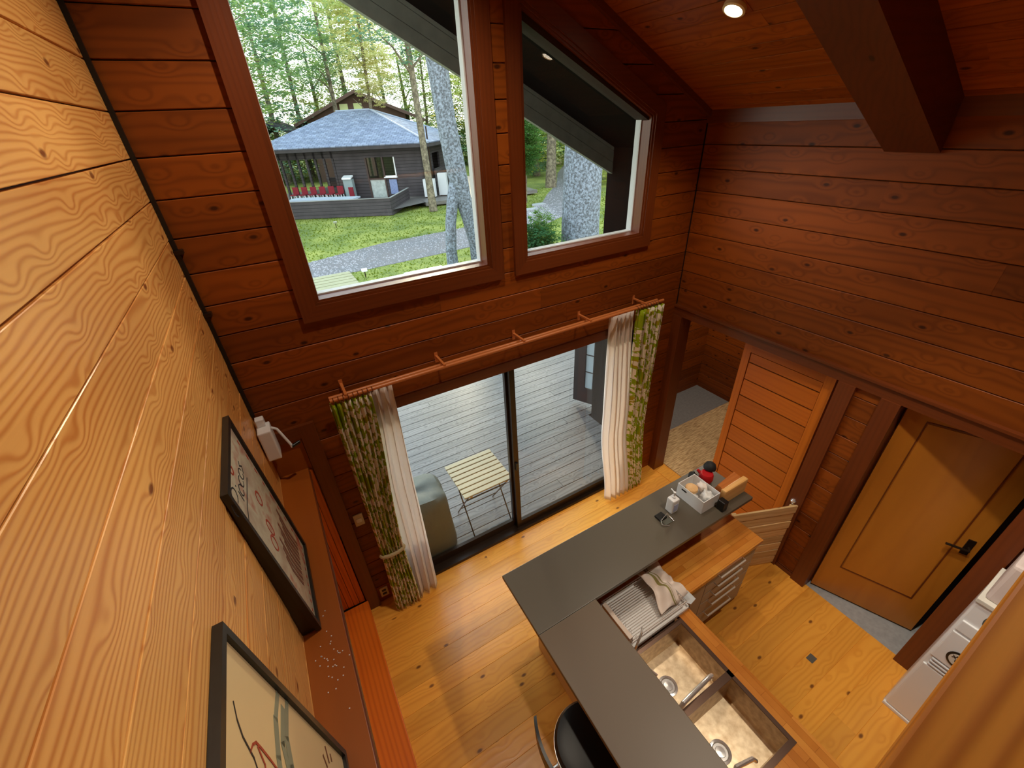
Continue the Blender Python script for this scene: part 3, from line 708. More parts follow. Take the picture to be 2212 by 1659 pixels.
def sinkbowl(x0, x1, y0, y1, zt, zb, r, nm='sink_bowl'):
    """open tray with sloping walls"""
    w_ = .012
    a = [(x0,y0),(x1,y0),(x1,y1),(x0,y1)]; i_ = [(x0+w_,y0-w_),(x1-w_,y0-w_),(x1-w_,y1+w_),(x0+w_,y1+w_)]
    vs = [(p[0],p[1],zt) for p in a] + [(p[0],p[1],zb) for p in i_] + [(p[0]-.004 if k in (0,3) else p[0]+.004, p[1]+(.004 if k < 2 else -.004), zt) for k, p in enumerate(a)] + [(p[0],p[1],zb-.006) for p in a]
    fs = [(4,5,6,7)] + [(k, (k+1) % 4, (k+1) % 4+4, k+4) for k in range(4)] + [(k+8, (k+1) % 4+8, (k+1) % 4, k) for k in range(4)] + [(k+8, k+12, (k+1) % 4+12, (k+1) % 4+8) for k in range(4)] + [(15,14,13,12)]
    mb = MB().add(vs, fs); me = mb.mesh(nm, wpos(r)); me.materials.append(M['steelw'])
    o = bpy.data.objects.new(nm, me); COL.objects.link(o); o.parent = r; return o
def steel_worn():
    m, t, b = base_mat('scratched_sink_steel'); tc = t.nodes.new('ShaderNodeTexCoord'); n = t.nodes.new('ShaderNodeTexNoise'); n.inputs['Scale'].default_value = 26; n.inputs['Detail'].default_value = 6
    cr = t.nodes.new('ShaderNodeValToRGB'); cr.color_ramp.elements[0].color = (.50, .36, .22, 1); cr.color_ramp.elements[1].color = (.80, .66, .46, 1); cr.color_ramp.elements[0].position = .25; cr.color_ramp.elements[1].position = .7
    t.links.new(tc.outputs['Object'], n.inputs['Vector']); t.links.new(n.outputs[0], cr.inputs[0]); t.links.new(cr.outputs[0], b.inputs['Base Color']); b.inputs['Metallic'].default_value = .85; b.inputs['Roughness'].default_value = .34
    return m
M['steelw'] = steel_worn()
M['rim'] = plain('dark_bronze_rim', lin(96, 74, 62), .3, .8)
sk = thing('double_sink', (1.77, -2.14, .83), 'steel double bowl sink set in the butcher block', 'sink')
part('sink_rim', MB().box((SX0, -1.755, .826), (SX1, -1.785, .834)).box((SX0, -2.12, .826), (SX1, -2.16, .834)).box((SX0, -2.50, .826), (SX1, -2.53, .834)).box((2.01, -1.785, .826), (SX1, -2.50, .834)).box((SX0, -1.785, .826), (1.575, -2.50, .834)), M['rim'], sk)
for y0, y1 in ((-1.785, -2.12), (-2.16, -2.50)):
    sb = sinkbowl(1.575, 2.01, y0, y1, .828, .645, sk)
    yc = (y0+y1)/2
    part('drain', MB().lathe([(.058, 0), (.058, .004), (.045, .006), (.040, .001), (.028, .001), (.026, .006), (.0, .007)], (1.74, yc-.005, .646), 24), M['chrome'], sb, smooth=True)
def faucet(y, tx, ty, label, lever):
    r = thing('faucet', (1.545, y, .834), label, 'faucet', 'chrome sink faucets')
    part('base', MB().lathe([(.026, 0), (.026, .03), (.018, .04), (.016, .12), (.0, .125)], (1.545, y, .834), 16), M['chrome'], r, smooth=True)
    part('spout', MB().tube([(1.545, y, .93), (1.55, y, 1.0), (1.58, y+ty*.15, 1.035), (1.65, y+ty*.4, 1.03), (tx-.02, y+ty, 1.01), (tx, y+ty, 1.0), (tx+.005, y+ty, .965)], .0125, 10), M['chrome'], r, smooth=True)
    part('lever', MB().tube([(1.545, y, .95), (1.56, y-.03, .97), (1.57, y-.07, .965)], .006, 8), M['chrome'], r, smooth=True)
    return r
faucet(-2.14, 1.83, .02, 'chrome faucet with long spout over the divider between the sinks', True)
f2 = thing('filter_faucet', (1.56, -1.80, .834), 'slim chrome tap with dark lever beside the dish rack', 'faucet')
part('base', MB().lathe([(.02, 0), (.02, .05), (.0, .055)], (1.56, -1.80, .834), 14), M['chrome'], f2, smooth=True)
part('spout', MB().tube([(1.56, -1.80, .88), (1.57, -1.80, 1.05), (1.62, -1.78, 1.10), (1.66, -1.75, 1.06)], .007, 8), M['chrome'], f2, smooth=True)
part('lever', MB().tube([(1.56, -1.80, .89), (1.60, -1.88, .90), (1.62, -1.94, .895)], .007, 8), M['chrome'], f2, smooth=True)
part('knob', MB().lathe([(.0, -.02), (.016, -.012), (.016, .012), (.0, .02)], (1.585, -1.94, .91), 14), M['blackp'], f2, smooth=True)
f3 = thing('sink_mixer', (1.55, -2.47, .834), 'short chrome mixer by the lower right sink bowl', 'faucet')
part('base', MB().lathe([(.022, 0), (.022, .06), (.0, .07)], (1.55, -2.47, .834), 14), M['chrome'], f3, smooth=True)
part('spout', MB().tube([(1.55, -2.47, .89), (1.62, -2.44, .96), (1.72, -2.46, .95), (1.75, -2.47, .90)], .011, 8), M['chrome'], f3, smooth=True)

# dish rack on a white tray
dr = thing('dish_rack', (1.86, -1.57, .83), 'white wire dish rack on a tray between the bar and the sinks', 'dish rack')
part('tray', MB().box((1.60, -1.42, .835), (2.13, -1.745, .842)).box((1.60, -1.42, .842), (1.608, -1.745, .862)).box((2.122, -1.42, .842), (2.13, -1.745, .862)).box((1.60, -1.42, .842), (2.13, -1.428, .862)).box((1.60, -1.737, .842), (2.13, -1.745, .862)), M['white'], dr)
wire = plain('white_coated_wire', lin(214, 206, 200), .3)
part('rim_wire', MB().tube([(1.62, -1.44, .93), (2.10, -1.44, .93), (2.10, -1.73, .93), (1.62, -1.73, .93)], .0045, 8, closed=True).tube([(1.62, -1.44, .90), (2.10, -1.44, .90), (2.10, -1.73, .90), (1.62, -1.73, .90)], .003, 6, closed=True), wire, dr, smooth=True)
for i in range(19):
    y = -1.45 - i*.0152
    part('wire', MB().tube([(1.62, y, .93), (1.64, y, .868), (2.08, y, .868), (2.10, y, .93)], .0021, 5), wire, dr)
for i in range(6):
    y = -1.46-.05*i
    part('plate_prong', MB().tube([(1.66, y, .868), (1.665, y-.008, .925), (1.67, y-.016, .868)], .002, 5), wire, dr)
tagt = thing('cutlery_caddy', (1.63, -1.58, .86), 'narrow white plastic strip clipped along the bar side of the rack', 'caddy')
part('caddy_body', bx((1.605, -1.46, .862), (1.635, -1.72, .94), .004), plain('cream_plastic', lin(226, 206, 190), .4), tagt)
cl = tag(part('cleaning_cloth', bx((2.09, -1.66, .79), (2.22, -1.715, .86)), M['white']), 'x', 'cloth') if False else None
def towel():
    """crumpled tea towel draped over the rack"""
    NU, NV = 26, 18; vs = []
    for j in range(NV+1):
        for i in range(NU+1):
            u_, v_ = i/NU, j/NV
            x = 1.93 + .23*u_ + .03*math.sin(v_*4)*(1-u_); y = -1.40 - .30*v_ - .03*u_*math.sin(v_*6)
            z = .935 + .022*math.sin(u_*9+v_*5) + .016*math.sin(v_*13-u_*4) - .05*max(0, u_-.8)*4*.5 - .04*max(0, v_-.85)*4
            vs.append((x, y, z))
    fs = [(j*(NU+1)+i, j*(NU+1)+i+1, (j+1)*(NU+1)+i+1, (j+1)*(NU+1)+i) for j in range(NV) for i in range(NU)]
    loc = (2.05, -1.55, .93); me = bpy.data.meshes.new('tea_towel'); me.from_pydata([(v[0]-loc[0], v[1]-loc[1], v[2]-loc[2]) for v in vs], [], fs)
    m, t, b = base_mat('striped_tea_towel'); tc = t.nodes.new('ShaderNodeTexCoord'); sp = t.nodes.new('ShaderNodeSeparateXYZ'); cr = t.nodes.new('ShaderNodeValToRGB'); cr.color_ramp.interpolation = 'CONSTANT'
    W_ = lin(232, 218, 208); G_ = lin(150, 142, 84); e = cr.color_ramp.elements; e[0].color = W_; e[1].position = .40; e[1].color = G_
    for p_, c_ in ((.46, W_), (.49, G_), (.51, W_)): q = e.new(p_); q.color = c_
    mr = t.nodes.new('ShaderNodeMapRange'); mr.inputs[1].default_value = -.12; mr.inputs[2].default_value = .14
    t.links.new(tc.outputs['Object'], sp.inputs[0]); t.links.new(sp.outputs['X'], mr.inputs[0]); t.links.new(mr.outputs[0], cr.inputs[0]); t.links.new(cr.outputs[0], b.inputs['Base Color']); b.inputs['Roughness'].default_value = .9
    me.materials.append(m)
    for p in me.polygons: p.use_smooth = True
    o = bpy.data.objects.new('tea_towel', me); COL.objects.link(o); o.location = loc
    so = o.modifiers.new('thickness', 'SOLIDIFY'); so.thickness = .004
    tag(o, 'white tea towel with olive stripes draped over the dish rack', 'towel')
towel()
tag(part('plastic_tray', MB().prism([(2.10, -1.655), (2.215, -1.655), (2.215, -1.725), (2.155, -1.735)], 'z', .835, .85), plain('pale_blue_plastic', lin(206, 212, 216), .35), loc=(2.15, -1.69, .835)), 'pale plastic tray corner jutting out beyond the dish rack', 'tray')

# things on the far end of the bar
ZB = 1.157
def open_box(x0, x1, y0, y1, z0, z1, w_, mat, r, nm='body'):
    return part(nm, MB().box((x0, y0, z0), (x1, y1, z0+w_)).box((x0, y0, z0+w_), (x0+w_, y1, z1)).box((x1-w_, y0, z0+w_), (x1, y1, z1)).box((x0+w_, y0, z0+w_), (x1-w_, y0+w_, z1)).box((x0+w_, y1-w_, z0+w_), (x1-w_, y1, z1)), mat, r)
bk = thing('storage_basket', (2.66, -1.29, ZB), 'white open plastic basket holding bags on the bar end', 'basket')
open_box(2.575, 2.755, -1.40, -1.165, ZB, ZB+.12, .004, M['white'], bk)
part('handle_slot', bx((2.573, -1.25, ZB+.085), (2.580, -1.205, ZB+.097)), M['blackp'], bk)
tag(part('round_sponge', MB().lathe([(.0, 0), (.035, .004), (.048, .02), (.045, .04), (.03, .052), (.0, .056)], (2.65, -1.235, ZB+.052), 20), plain('beige_sponge', lin(226, 182, 128), .9, noise=.1, nscale=20, bump=.4), loc=(2.65, -1.235, ZB+.05), smooth=True), 'round beige sponge lying in the white basket', 'sponge')
def lumpy(name, c, r, mat, label, cat, seed, sq=.7):
    rr = random.Random(seed); bm = bmesh.new(); bmesh.ops.create_icosphere(bm, subdivisions=3, radius=1)
    for v in bm.verts:
        n = 1 + .22*math.sin(v.co.x*5+seed)*math.sin(v.co.y*6+seed*2) + .12*math.sin(v.co.z*11+v.co.x*7)
        v.co = Vector((v.co.x*r[0], v.co.y*r[1], v.co.z*r[2]))*n
    me = bpy.data.meshes.new(name); bm.to_mesh(me); bm.free(); me.materials.append(mat)
    for p in me.polygons: p.use_smooth = True
    o = bpy.data.objects.new(name, me); COL.objects.link(o); o.location = c; return tag(o, label, cat)
film = plain('milky_plastic_film', lin(214, 214, 212), .25)
lumpy('plastic_bag', (2.69, -1.345, ZB+.072), (.05, .045, .042), film, 'crumpled milky plastic bag in the near half of the basket', 'bag', 3)
lumpy('plastic_bag', (2.725, -1.27, ZB+.088), (.03, .04, .035), plain('white_paper', lin(232, 222, 214), .6), 'small white crumpled bag by the basket side nearest the door', 'bag', 5)
sp_ = thing('soap_bottle', (2.455, -1.235, ZB), 'square white soap bottle with pump beside the basket', 'bottle')
part('bottle_body', bx((2.39, -1.29, ZB), (2.455, -1.225, ZB+.13), .01), M['white'], sp_)
part('bottle_label', bx((2.40, -1.2915, ZB+.02), (2.445, -1.2895, ZB+.09)), plain('pale_blue_label', lin(180, 190, 224), .5), sp_, label='pale blue label')
part('pump', MB().lathe([(.014, 0), (.014, .015), (.006, .018), (.005, .045), (.009, .047), (.009, .056), (.0, .057)], (2.425, -1.255, ZB+.129), 14).tube([(2.425, -1.255, ZB+.180), (2.44, -1.21, ZB+.175)], .004, 6), M['white'], sp_, smooth=True)
sh_ = thing('sponge_holder', (2.31, -1.28, ZB), 'small black sponge holder with thin wire stand on the bar', 'holder')
part('holder_block', bx((2.27, -1.295, ZB), (2.34, -1.235, ZB+.018), .005), M['blackp'], sh_)
part('wire_stand', MB().tube([(2.27, -1.30, ZB+.022), (2.35, -1.28, ZB+.03), (2.36, -1.34, ZB+.004)], .0025, 6).tube([(2.25, -1.33, ZB+.02), (2.30, -1.355, ZB+.003)], .0025, 6).tube([(2.27, -1.30, ZB+.022), (2.25, -1.33, ZB+.02)], .0025, 6), M['chrome'], sh_, smooth=True)
part('clear_base', bx((2.28, -1.34, ZB), (2.35, -1.30, ZB+.006), .001), plain('grey_clear_plastic', lin(90, 92, 84), .1), sh_)
pot = thing('red_pot', (2.88, -1.18, ZB), 'small red pot with a round black lid at the bar end', 'pot')
part('pot_body', MB().lathe([(.0, 0), (.045, .002), (.055, .03), (.052, .07), (.046, .085), (.0, .087)], (2.88, -1.19, ZB), 22), plain('red_enamel', lin(178, 20, 26), .45), pot, smooth=True)
part('pot_lid', MB().lathe([(.0, 0), (.046, .0), (.05, .02), (.036, .05), (.012, .064), (.0, .066)], (2.93, -1.17, ZB+.088), 22, (.25, .1, 1)), plain('soft_black', lin(14, 14, 16), .7), pot, smooth=True)
part('pot_spout', MB().tube([(2.86, -1.15, ZB+.06), (2.85, -1.125, ZB+.085)], .012, 8), plain('red_enamel_b', lin(178, 20, 26), .45), pot, smooth=True)
lumpy('black_jar', (2.79, -1.13, ZB+.045), (.032, .03, .05), plain('soft_black_c', lin(16, 16, 16), .6), 'small round black jar between the basket and the red pot', 'jar', 1)
lumpy('black_pouch', (2.80, -1.205, ZB+.03), (.03, .04, .03), plain('soft_black_d', lin(20, 20, 18), .7), 'small dark pouch beside the basket corner under the red pot', 'pouch', 2)
cb = tag(part('cutting_board', MB().box((2.775, -1.430, ZB), (3.035, -1.385, ZB+.14), .01), wood('pale_board', lin(226, 176, 108), lin(196, 138, 70), rough=.4, rings=30, contrast=.5, knots=0), loc=(2.9, -1.42, ZB)), 'thick pale wooden chopping board standing on the bar end', 'chopping board')
tag(part('wooden_board', MB().obox((2.89, -1.345, ZB+.075), (.11, .012, 0), (-.003, .028, .006), (0, -.022, .068)), wood('orange_board', lin(206, 122, 56), lin(170, 88, 36), rough=.4, rings=30, contrast=.5, knots=0), loc=(2.87, -1.34, ZB)), 'thinner orange wooden board leaning behind the pale chopping board', 'chopping board')
tag(part('tablet_stand', bx((2.715, -1.475, ZB), (2.765, -1.415, ZB+.09), .006), M['blackp'], loc=(2.74, -1.44, ZB)), 'upright black slab between the basket and the pale chopping board', 'stand')

# ---------------------------------------------------------------- gate, stool, dispenser, loft rail
gt = thing('low_gate', (3.4, -1.5, 0), 'low gate of pale horizontal slats between the cabinet and right wall', 'gate')
gu = Vector((3.66-3.09, -1.595+1.37, 0)); GL = gu.length; gu.normalize(); gn = Vector((gu.y, -gu.x, 0))
for i in range(8):
    z0 = .02 + i*.0975
    c_ = Vector((3.09, -1.37, z0+.046)) + gu*(GL/2) + gn*(random.uniform(-.004, .004))
    p_ = MB().box((-GL/2, -.009, -.044), (GL/2, .009, .044), .003)
    me = p_.mesh('slat'); me.materials.append(M['pale']); o = bpy.data.objects.new('slat', me); COL.objects.link(o); o.parent = gt
    o.matrix_local = Matrix.Translation(c_ - gt.location) @ Matrix((gu, Vector((-gu.y, gu.x, 0)), Vector((0,0,1)))).transposed().to_4x4()
for f_ in (.06, .94):
    c_ = Vector((3.09, -1.37, .40)) + gu*(GL*f_) - gn*.02
    part('batten', MB().obox(c_, gu*.02, gn*.009, (0,0,.38)), M['pale'], gt)
part('latch', MB().lathe([(.0, 0), (.018, .004), (.022, .02), (.01, .035), (.0, .036)], (3.64, -1.555, .80), 14).tube([(3.62, -1.56, .80), (3.66, -1.575, .815)], .006, 6), M['chrome'], gt, smooth=True)

st = thing('bar_stool', (1.13, -1.95, 0), 'black round-seated swivel bar stool tucked under the bar', 'stool')
SC = (1.13, -1.95)
part('seat', MB().lathe([(.0, -.03), (.17, -.03), (.20, -.015), (.205, .01), (.19, .03), (.15, .038), (.0, .032)], (*SC, .72), 40), plain('black_vinyl_seat', lin(16, 14, 14), .4), st, smooth=True)
part('seat_band', MB().tube([(SC[0]+.204*math.cos(a_*PI/20), SC[1]+.204*math.sin(a_*PI/20), .715) for a_ in range(40)], .005, 6, closed=True), M['chrome'], st, smooth=True)
bk_pts = [(SC[0]-.30+.05*(abs(t_)**2)-.0, SC[1]+.19*t_-.01, .97) for t_ in [i/8-1 for i in range(17)]]
mb = MB()
for i, (x, y, z) in enumerate(bk_pts):
    tt = abs(i/8-1); hh = .055*(1-.45*tt**3)
    mb.v += [(x-.008, y, z-hh), (x+.008, y, z-hh), (x+.008+.0, y, z+hh), (x-.008, y, z+hh)]
for i in range(16):
    a_ = i*4
    for k in range(4): mb.f.append((a_+k, a_+(k+1) % 4, a_+4+(k+1) % 4, a_+4+k))
mb.f += [(3,2,1,0), (64,65,66,67)]
part('backrest', mb, M['blackp'], st, smooth=True)
part('back_support', MB().tube([(SC[0]-.08, SC[1]+.02, .685), (SC[0]-.24, SC[1]+.02, .69), (SC[0]-.285, SC[1]+.02, .75), (SC[0]-.292, SC[1]+.02, .95)], .010, 8).tube([(SC[0]-.08, SC[1]-.03, .685), (SC[0]-.24, SC[1]-.03, .69), (SC[0]-.285, SC[1]-.03, .75), (SC[0]-.292, SC[1]-.03, .95)], .010, 8), M['chrome'], st, smooth=True)
part('column', MB().lathe([(.03, 0), (.03, .35), (.02, .36), (.02, .69)], (*SC, .01), 18), M['chrome'], st, smooth=True)
part('base', MB().lathe([(.0, .0), (.21, .0), (.21, .008), (.12, .022), (.035, .04), (.0, .04)], (*SC, 0), 36), M['chrome'], st, smooth=True)
part('foot_ring', MB().tube([(SC[0]-.03+.15*math.cos(a_*PI/14), SC[1]+.15*math.sin(a_*PI/14), .28) for a_ in range(28)], .009, 8, closed=True), M['chrome'], st, smooth=True)

wd = thing('water_dispenser', (3.42, -2.85, 0), 'tall white floor-standing water dispenser with dark oval emblem', 'water dispenser')
DX, DY0, DY1 = 3.26, -2.675, -2.975
part('cabinet_body', bx((DX+.012, DY0, 0), (3.62, DY1, 1.28), .012), M['white'], wd)
part('lower_panel', bx((DX, DY0-.015, .035), (DX+.014, DY1+.015, .60), .005), M['white'], wd)
part('base_lip', bx((DX-.006, DY0-.004, .0), (DX+.014, DY1+.004, .028), .004), M['white'], wd)
for z in (.615, .645, .675): part('drip_rib', bx((DX-.004, DY0-.03, z), (DX+.014, DY1+.03, z+.012), .003), plain('pale_grey_rib', lin(210, 210, 212), .3), wd)
part('middle_panel', bx((DX, DY0-.015, .70), (DX+.014, DY1+.015, .98), .005), M['white'], wd)
def emb(nm, mb, mat):
    me = mb.mesh(nm); me.materials.append(mat); o = bpy.data.objects.new(nm, me); COL.objects.link(o); o.parent = wd; return o
em = emb('emblem', MB().lathe([(.0, 0), (.050, .0), (.050, .004), (.042, .005), (.0, .005)], (0,0,0), 28), M['blackp'])
EMX = Matrix.Translation(Vector((DX-.002, -2.785, .80)) - wd.location) @ Matrix.Rotation(-PI/2, 4, 'Y') @ Matrix.Diagonal((1.25, 1, 1, 1))
em.matrix_local = EMX
e2 = emb('emblem_face', MB().lathe([(.0, .0055), (.038, .0055), (.038, .0065), (.0, .0065)], (0,0,0), 28), plain('emblem_cream', lin(214, 208, 196), .4))
e2.matrix_local = EMX
e3 = emb('emblem_marks', MB().box((.02, -.005, .0065), (.028, .012, .0075)).obox((.012, .018, .007), (.009, .009, 0), (-.0015, .0015, 0), (0, 0, .0006)).obox((.012, .018, .007), (.009, -.009, 0), (.0015, .0015, 0), (0, 0, .0006)).lathe([(.0, .0065), (.009, .0065), (.009, .0077), (.0, .0077)], (-.008, .0, 0), 14), M['blackp'])
e3.matrix_local = EMX
part('niche_panel', bx((DX, DY0-.015, 1.0), (DX+.014, DY1+.015, 1.09), .005), M['white'], wd)
part('tap_niche', MB().lathe([(.0, -.004), (.088, -.004), (.088, .001), (.0, .001)], (DX+.012, -2.835, 1.17), 30, (-1, 0, 0)), plain('dark_grey_recess', lin(86, 92, 90), .3), wd)
for yy in (-2.80, -2.86): part('tap', MB().tube([(DX+.01, yy, 1.22), (DX-.03, yy, 1.22), (DX-.034, yy, 1.19)], .009, 8), M['blackp'], wd, smooth=True)
part('top_collar', bx((DX+.0, DY0+.003, 1.265), (3.62, DY1-.003, 1.295), .004), plain('cream_collar', lin(214, 210, 198), .35), wd)
part('bottle_cover', bx((DX+.03, DY0-.012, 1.295), (3.58, DY1+.012, 1.59), .02), plain('pinkish_white_cover', lin(216, 200, 194), .4), wd)

lr = thing('loft_railing', (1.8, -2.7, 3.2), 'thick blurred orange wooden handrail in the bottom right corner', 'railing')
rm = wood('orange_handrail', lin(236, 160, 58), lin(164, 84, 16), rough=.6, rings=40, contrast=.8, knots=0, vary=0, spec=.15)
rme = MB().box((-.55, -.12, -.035), (3.2, 0, 0), .004).mesh('handrail'); rme.materials.append(rm)
ro = bpy.data.objects.new('handrail', rme); COL.objects.link(ro); ro.parent = lr
ra = Vector((.37, .003, 0)).normalized()
ro.matrix_local = Matrix.Translation(Vector((.73, -2.634, 3.2)) - lr.location) @ Matrix((ra, Vector((-ra.y, ra.x, 0)), Vector((0,0,1)))).transposed().to_4x4()
for i in range(10): part('baluster', bx((.30+.36*i, -2.72, 2.32), (.33+.36*i, -2.69, 3.165)), M['trim_z'], lr)
part('floor_loft', bx((0, -2.95, 2.2), (3.68, -6.1, 2.32)), M['floorw'], kind='structure')
tag(part('floor_box', bx((3.09, -2.235, 0), (3.155, -2.285, .003)), plain('grey_metal_plate', lin(110, 110, 104), .4, .6), loc=(3.12, -2.26, 0)), 'small grey metal floor plate set in the kitchen boards', 'floor plate')

# ---------------------------------------------------------------- ceiling downlights
em_, t_, b_ = base_mat('downlight_lens'); b_.inputs['Emission Color'].default_value = (1, .86, .66, 1); b_.inputs['Emission Strength'].default_value = 14; b_.inputs['Base Color'].default_value = (1, .95, .85, 1)
nrmc = Vector((-.51, 0, -1)).normalized()
def downlight(x, y, label):
    p = Vector((x, y, CEN(x)))
    r = thing('downlight', p, label, 'ceiling light', 'ceiling downlights')
    part('housing', MB().lathe([(.058, 0), (.058, .018), (.046, .022), (.046, .0)], p, 28, nrmc), plain('cream_lamp_ring', lin(224, 196, 150), .35), r, smooth=True)
    part('lens', MB().lathe([(.0, .012), (.044, .012), (.044, .016), (.0, .017)], p, 28, nrmc), em_, r)
downlight(2.80, -.74, 'round recessed downlight glowing in the sloped ceiling at the top')

# ================================================================ OUTSIDE
# roof overhang, fascia and side wall beyond the gable
SOF = lambda x: 3.42 + .51*(3.70-x)
roof = part('roof_overhang', MB().prism([(-.6, SOF(-.6)+.10), (4.4, SOF(4.4)+.10), (4.4, SOF(4.4)+.22), (-.6, SOF(-.6)+.22)], 'y', .14, 1.25), M['ext'], kind='structure')
part('soffit_board', MB().prism([(-.6, SOF(-.6)), (3.86, SOF(3.86)), (3.86, SOF(3.86)+.1), (-.6, SOF(-.6)+.10)], 'y', .14, 1.11), M['ext'], roof)
fas = thing('fascia_board', (2, 1.15, 3.9), 'dark grey sloping roof fascia seen through the gable windows', 'fascia')
F_F = frame((1,0,0), (0,0,1), (0,-1,0), (0,1.13,0))
for i in range(3):
    d0, d1 = -.24+.105*i, -.24+.105*(i+1)-.004
    mb = MB().prism([(-.6, SOF(-.6)+d0), (3.9, SOF(3.9)+d0), (3.9, SOF(3.9)+d1), (-.6, SOF(-.6)+d1)], 'y', 1.11, 1.16+.01*i)
    part('board', mb, plain('grey_fascia_paint', lin(128, 132, 120), .7, noise=.25, nscale=14), fas)
wing = part('wall_outer', bx((3.72, .14, -.1), (3.88, 1.19, 3.55)), M['ext'], kind='structure')
for k in range(21): board(frame((0,-1,0), (0,0,1), (-1,0,0), (3.72,0,0)), rect(-1.18, -.14, -.1265+.1705*k, .04+.1705*k), plain('grey_brown_ext_board', lin(74, 62, 50), .7, noise=.3, nscale=9) if k == 0 else bpy.data.materials['grey_brown_ext_board'], wing, t=.018)

# entrance door leaf standing open on the deck
ed = thing('entrance_door', (3.85, 1.4, 0), 'dark open entrance door with small leaded panes at the deck', 'door')
eu = Vector((4.02-3.77, 1.16-1.66, 0)).normalized(); en = Vector((eu.y, -eu.x, 0)); EO = Vector((3.77, 1.66, 0))
def eb(a0, a1, z0, z1, n0, n1): return MB().obox(EO+eu*((a0+a1)/2)+en*((n0+n1)/2)+Vector((0,0,(z0+z1)/2)), eu*((a1-a0)/2), en*((n1-n0)/2), (0,0,(z1-z0)/2))
dk_ = plain('dark_brown_door', lin(40, 30, 26), .5)
mb = eb(0, .17, .03, 2.05, 0, .04); mb2 = eb(.42, .56, .03, 2.05, 0, .04); mb3 = eb(.17, .42, .03, .28, 0, .04); mb4 = eb(.17, .42, 1.95, 2.05, 0, .04)
for q in (mb2, mb3, mb4): mb.add(q.v, q.f)
part('door_frame', mb, dk_, ed)
for i in range(6):
    for j in range(2):
        part('pane', eb(.175+.124*j, .29+.124*j, .285+.278*i, .55+.278*i, .015, .02), plain('pale_glass_panel', lin(150, 162, 166), .2) if (i, j) == (0, 0) else bpy.data.materials['pale_glass_panel'], ed)
part('lead_bars', (lambda a_: ([a_.add(q.v, q.f) for q in [eb(.29, .299, .28, 1.95, .01, .03)] + [eb(.17, .42, .552+.278*i, .562+.278*i, .01, .03) for i in range(5)]] and a_))(MB()), dk_, ed)
part('door_handle', MB().tube([EO+eu*.08+Vector((0,0,1.0)), EO+eu*.08-en*.05+Vector((0,0,1.0)), EO+eu*.14-en*.05+Vector((0,0,.98))], .01, 8).lathe([(.0,0),(.02,0),(.02,.01),(.0,.01)], EO+eu*.08-en*.0+Vector((0,0,.86)), 12, -en), M['steel'], ed, smooth=True)

# deck
deck = part('floor_deck', MB().box((-1.5, .14, -.14), (3.7, 1.2, -.07)).box((-1.5, 1.2, -.14), (7.2, 4.6, -.07)).box((-1.5, .16, -.5), (-1.4, 4.6, -.14)).box((-1.5, 4.5, -.5), (7.2, 4.6, -.14)), M['dark'], kind='structure')
y = .15; i = 0
while y < 4.55:
    c = [1.1, 2.7, .2, 3.6, 1.9][i % 5] + random.uniform(-.3, .3)
    for a_, b_ in ((-1.5, c-.002), (c+.002, 7.2)):
        if y < 1.2 and b_ > 3.7: b_ = 3.72
        if a_ < b_: board(F_FLOOR, rect(a_, b_, y, y+.133), M['deckw'], deck, t=.03, ch=.002, c0=-.055)
    y += .138; i += 1

# slatted folding table
M['tslat'] = wood('weathered_pale_slats', lin(176, 158, 124), lin(150, 128, 94), rough=.6, rings=40, contrast=.4, knots=0, vary=.08)
tb = thing('slatted_table', (1.56, .40, -.025), 'small folding deck table with pale wooden slats', 'table')
for i in range(8):
    x_, y0 = 1.57, .145+.066*i
    part('slat', bx((1.30, y0, .628), (1.83, y0+.053, .645), .003), M['tslat'], tb)
part('frame_rail', bx((1.36, .15, .61), (1.385, .66, .628)).box((1.75, .15, .61), (1.775, .66, .628)), M['pale'], tb)
for x_ in (1.35, 1.79):
    part('leg', MB().tube([(x_, .17, .61), (x_, .60, -.02)], .007, 6), M['bronze'], tb, smooth=True)
    part('leg', MB().tube([(x_+.015, .62, .61), (x_+.015, .19, -.02)], .007, 6), M['bronze'], tb, smooth=True)
part('stretcher', MB().tube([(1.35, .25, .49), (1.79, .25, .49)], .006, 6).tube([(1.36, .5, .13), (1.80, .5, .13)], .006, 6), M['bronze'], tb, smooth=True)

# covered grill
def tarp():
    NU, NV = 28, 14; x0, x1, y0, y1 = .45, 1.18, .16, .62; H = .78; vs = []; fs = []
    prof = [(1.0, 0), (1.02, .12), (1.0, .3), (.98, .5), (.97, .66), (.95, .74), (.85, .785), (.6, .80), (.3, .80), (.0, .81)]
    cx, cy = (x0+x1)/2, (y0+y1)/2; NS = 44
    for j, (r_, z) in enumerate(prof):
        for k in range(NS):
            a_ = 2*PI*k/NS; c_, s_ = math.cos(a_), math.sin(a_); q = (abs(c_)**5 + abs(s_)**5)**(-1/5)
            w_ = 1 + .035*math.sin(a_*9+z*3)*(1-z) + .02*math.sin(a_*5)
            vs.append((cx + c_*q*r_*(x1-x0)/2*w_, cy + s_*q*r_*(y1-y0)/2*w_, z*H/.8 - .02 + .02*math.sin(a_*3)*(.5 if j > 5 else 0)))
    for j in range(len(prof)-1):
        for k in range(NS): fs.append((j*NS+k, j*NS+(k+1) % NS, (j+1)*NS+(k+1) % NS, (j+1)*NS+k))
    mb = MB().add(vs, fs)
    tag(part('covered_grill', mb, plain('grey_green_tarp', lin(92, 94, 84), .6, noise=.15, nscale=5, bump=.5, bscale=14), loc=(cx, cy, 0), smooth=True), 'grey tarpaulin-covered grill on the deck beside the slatted table', 'grill')
tarp()

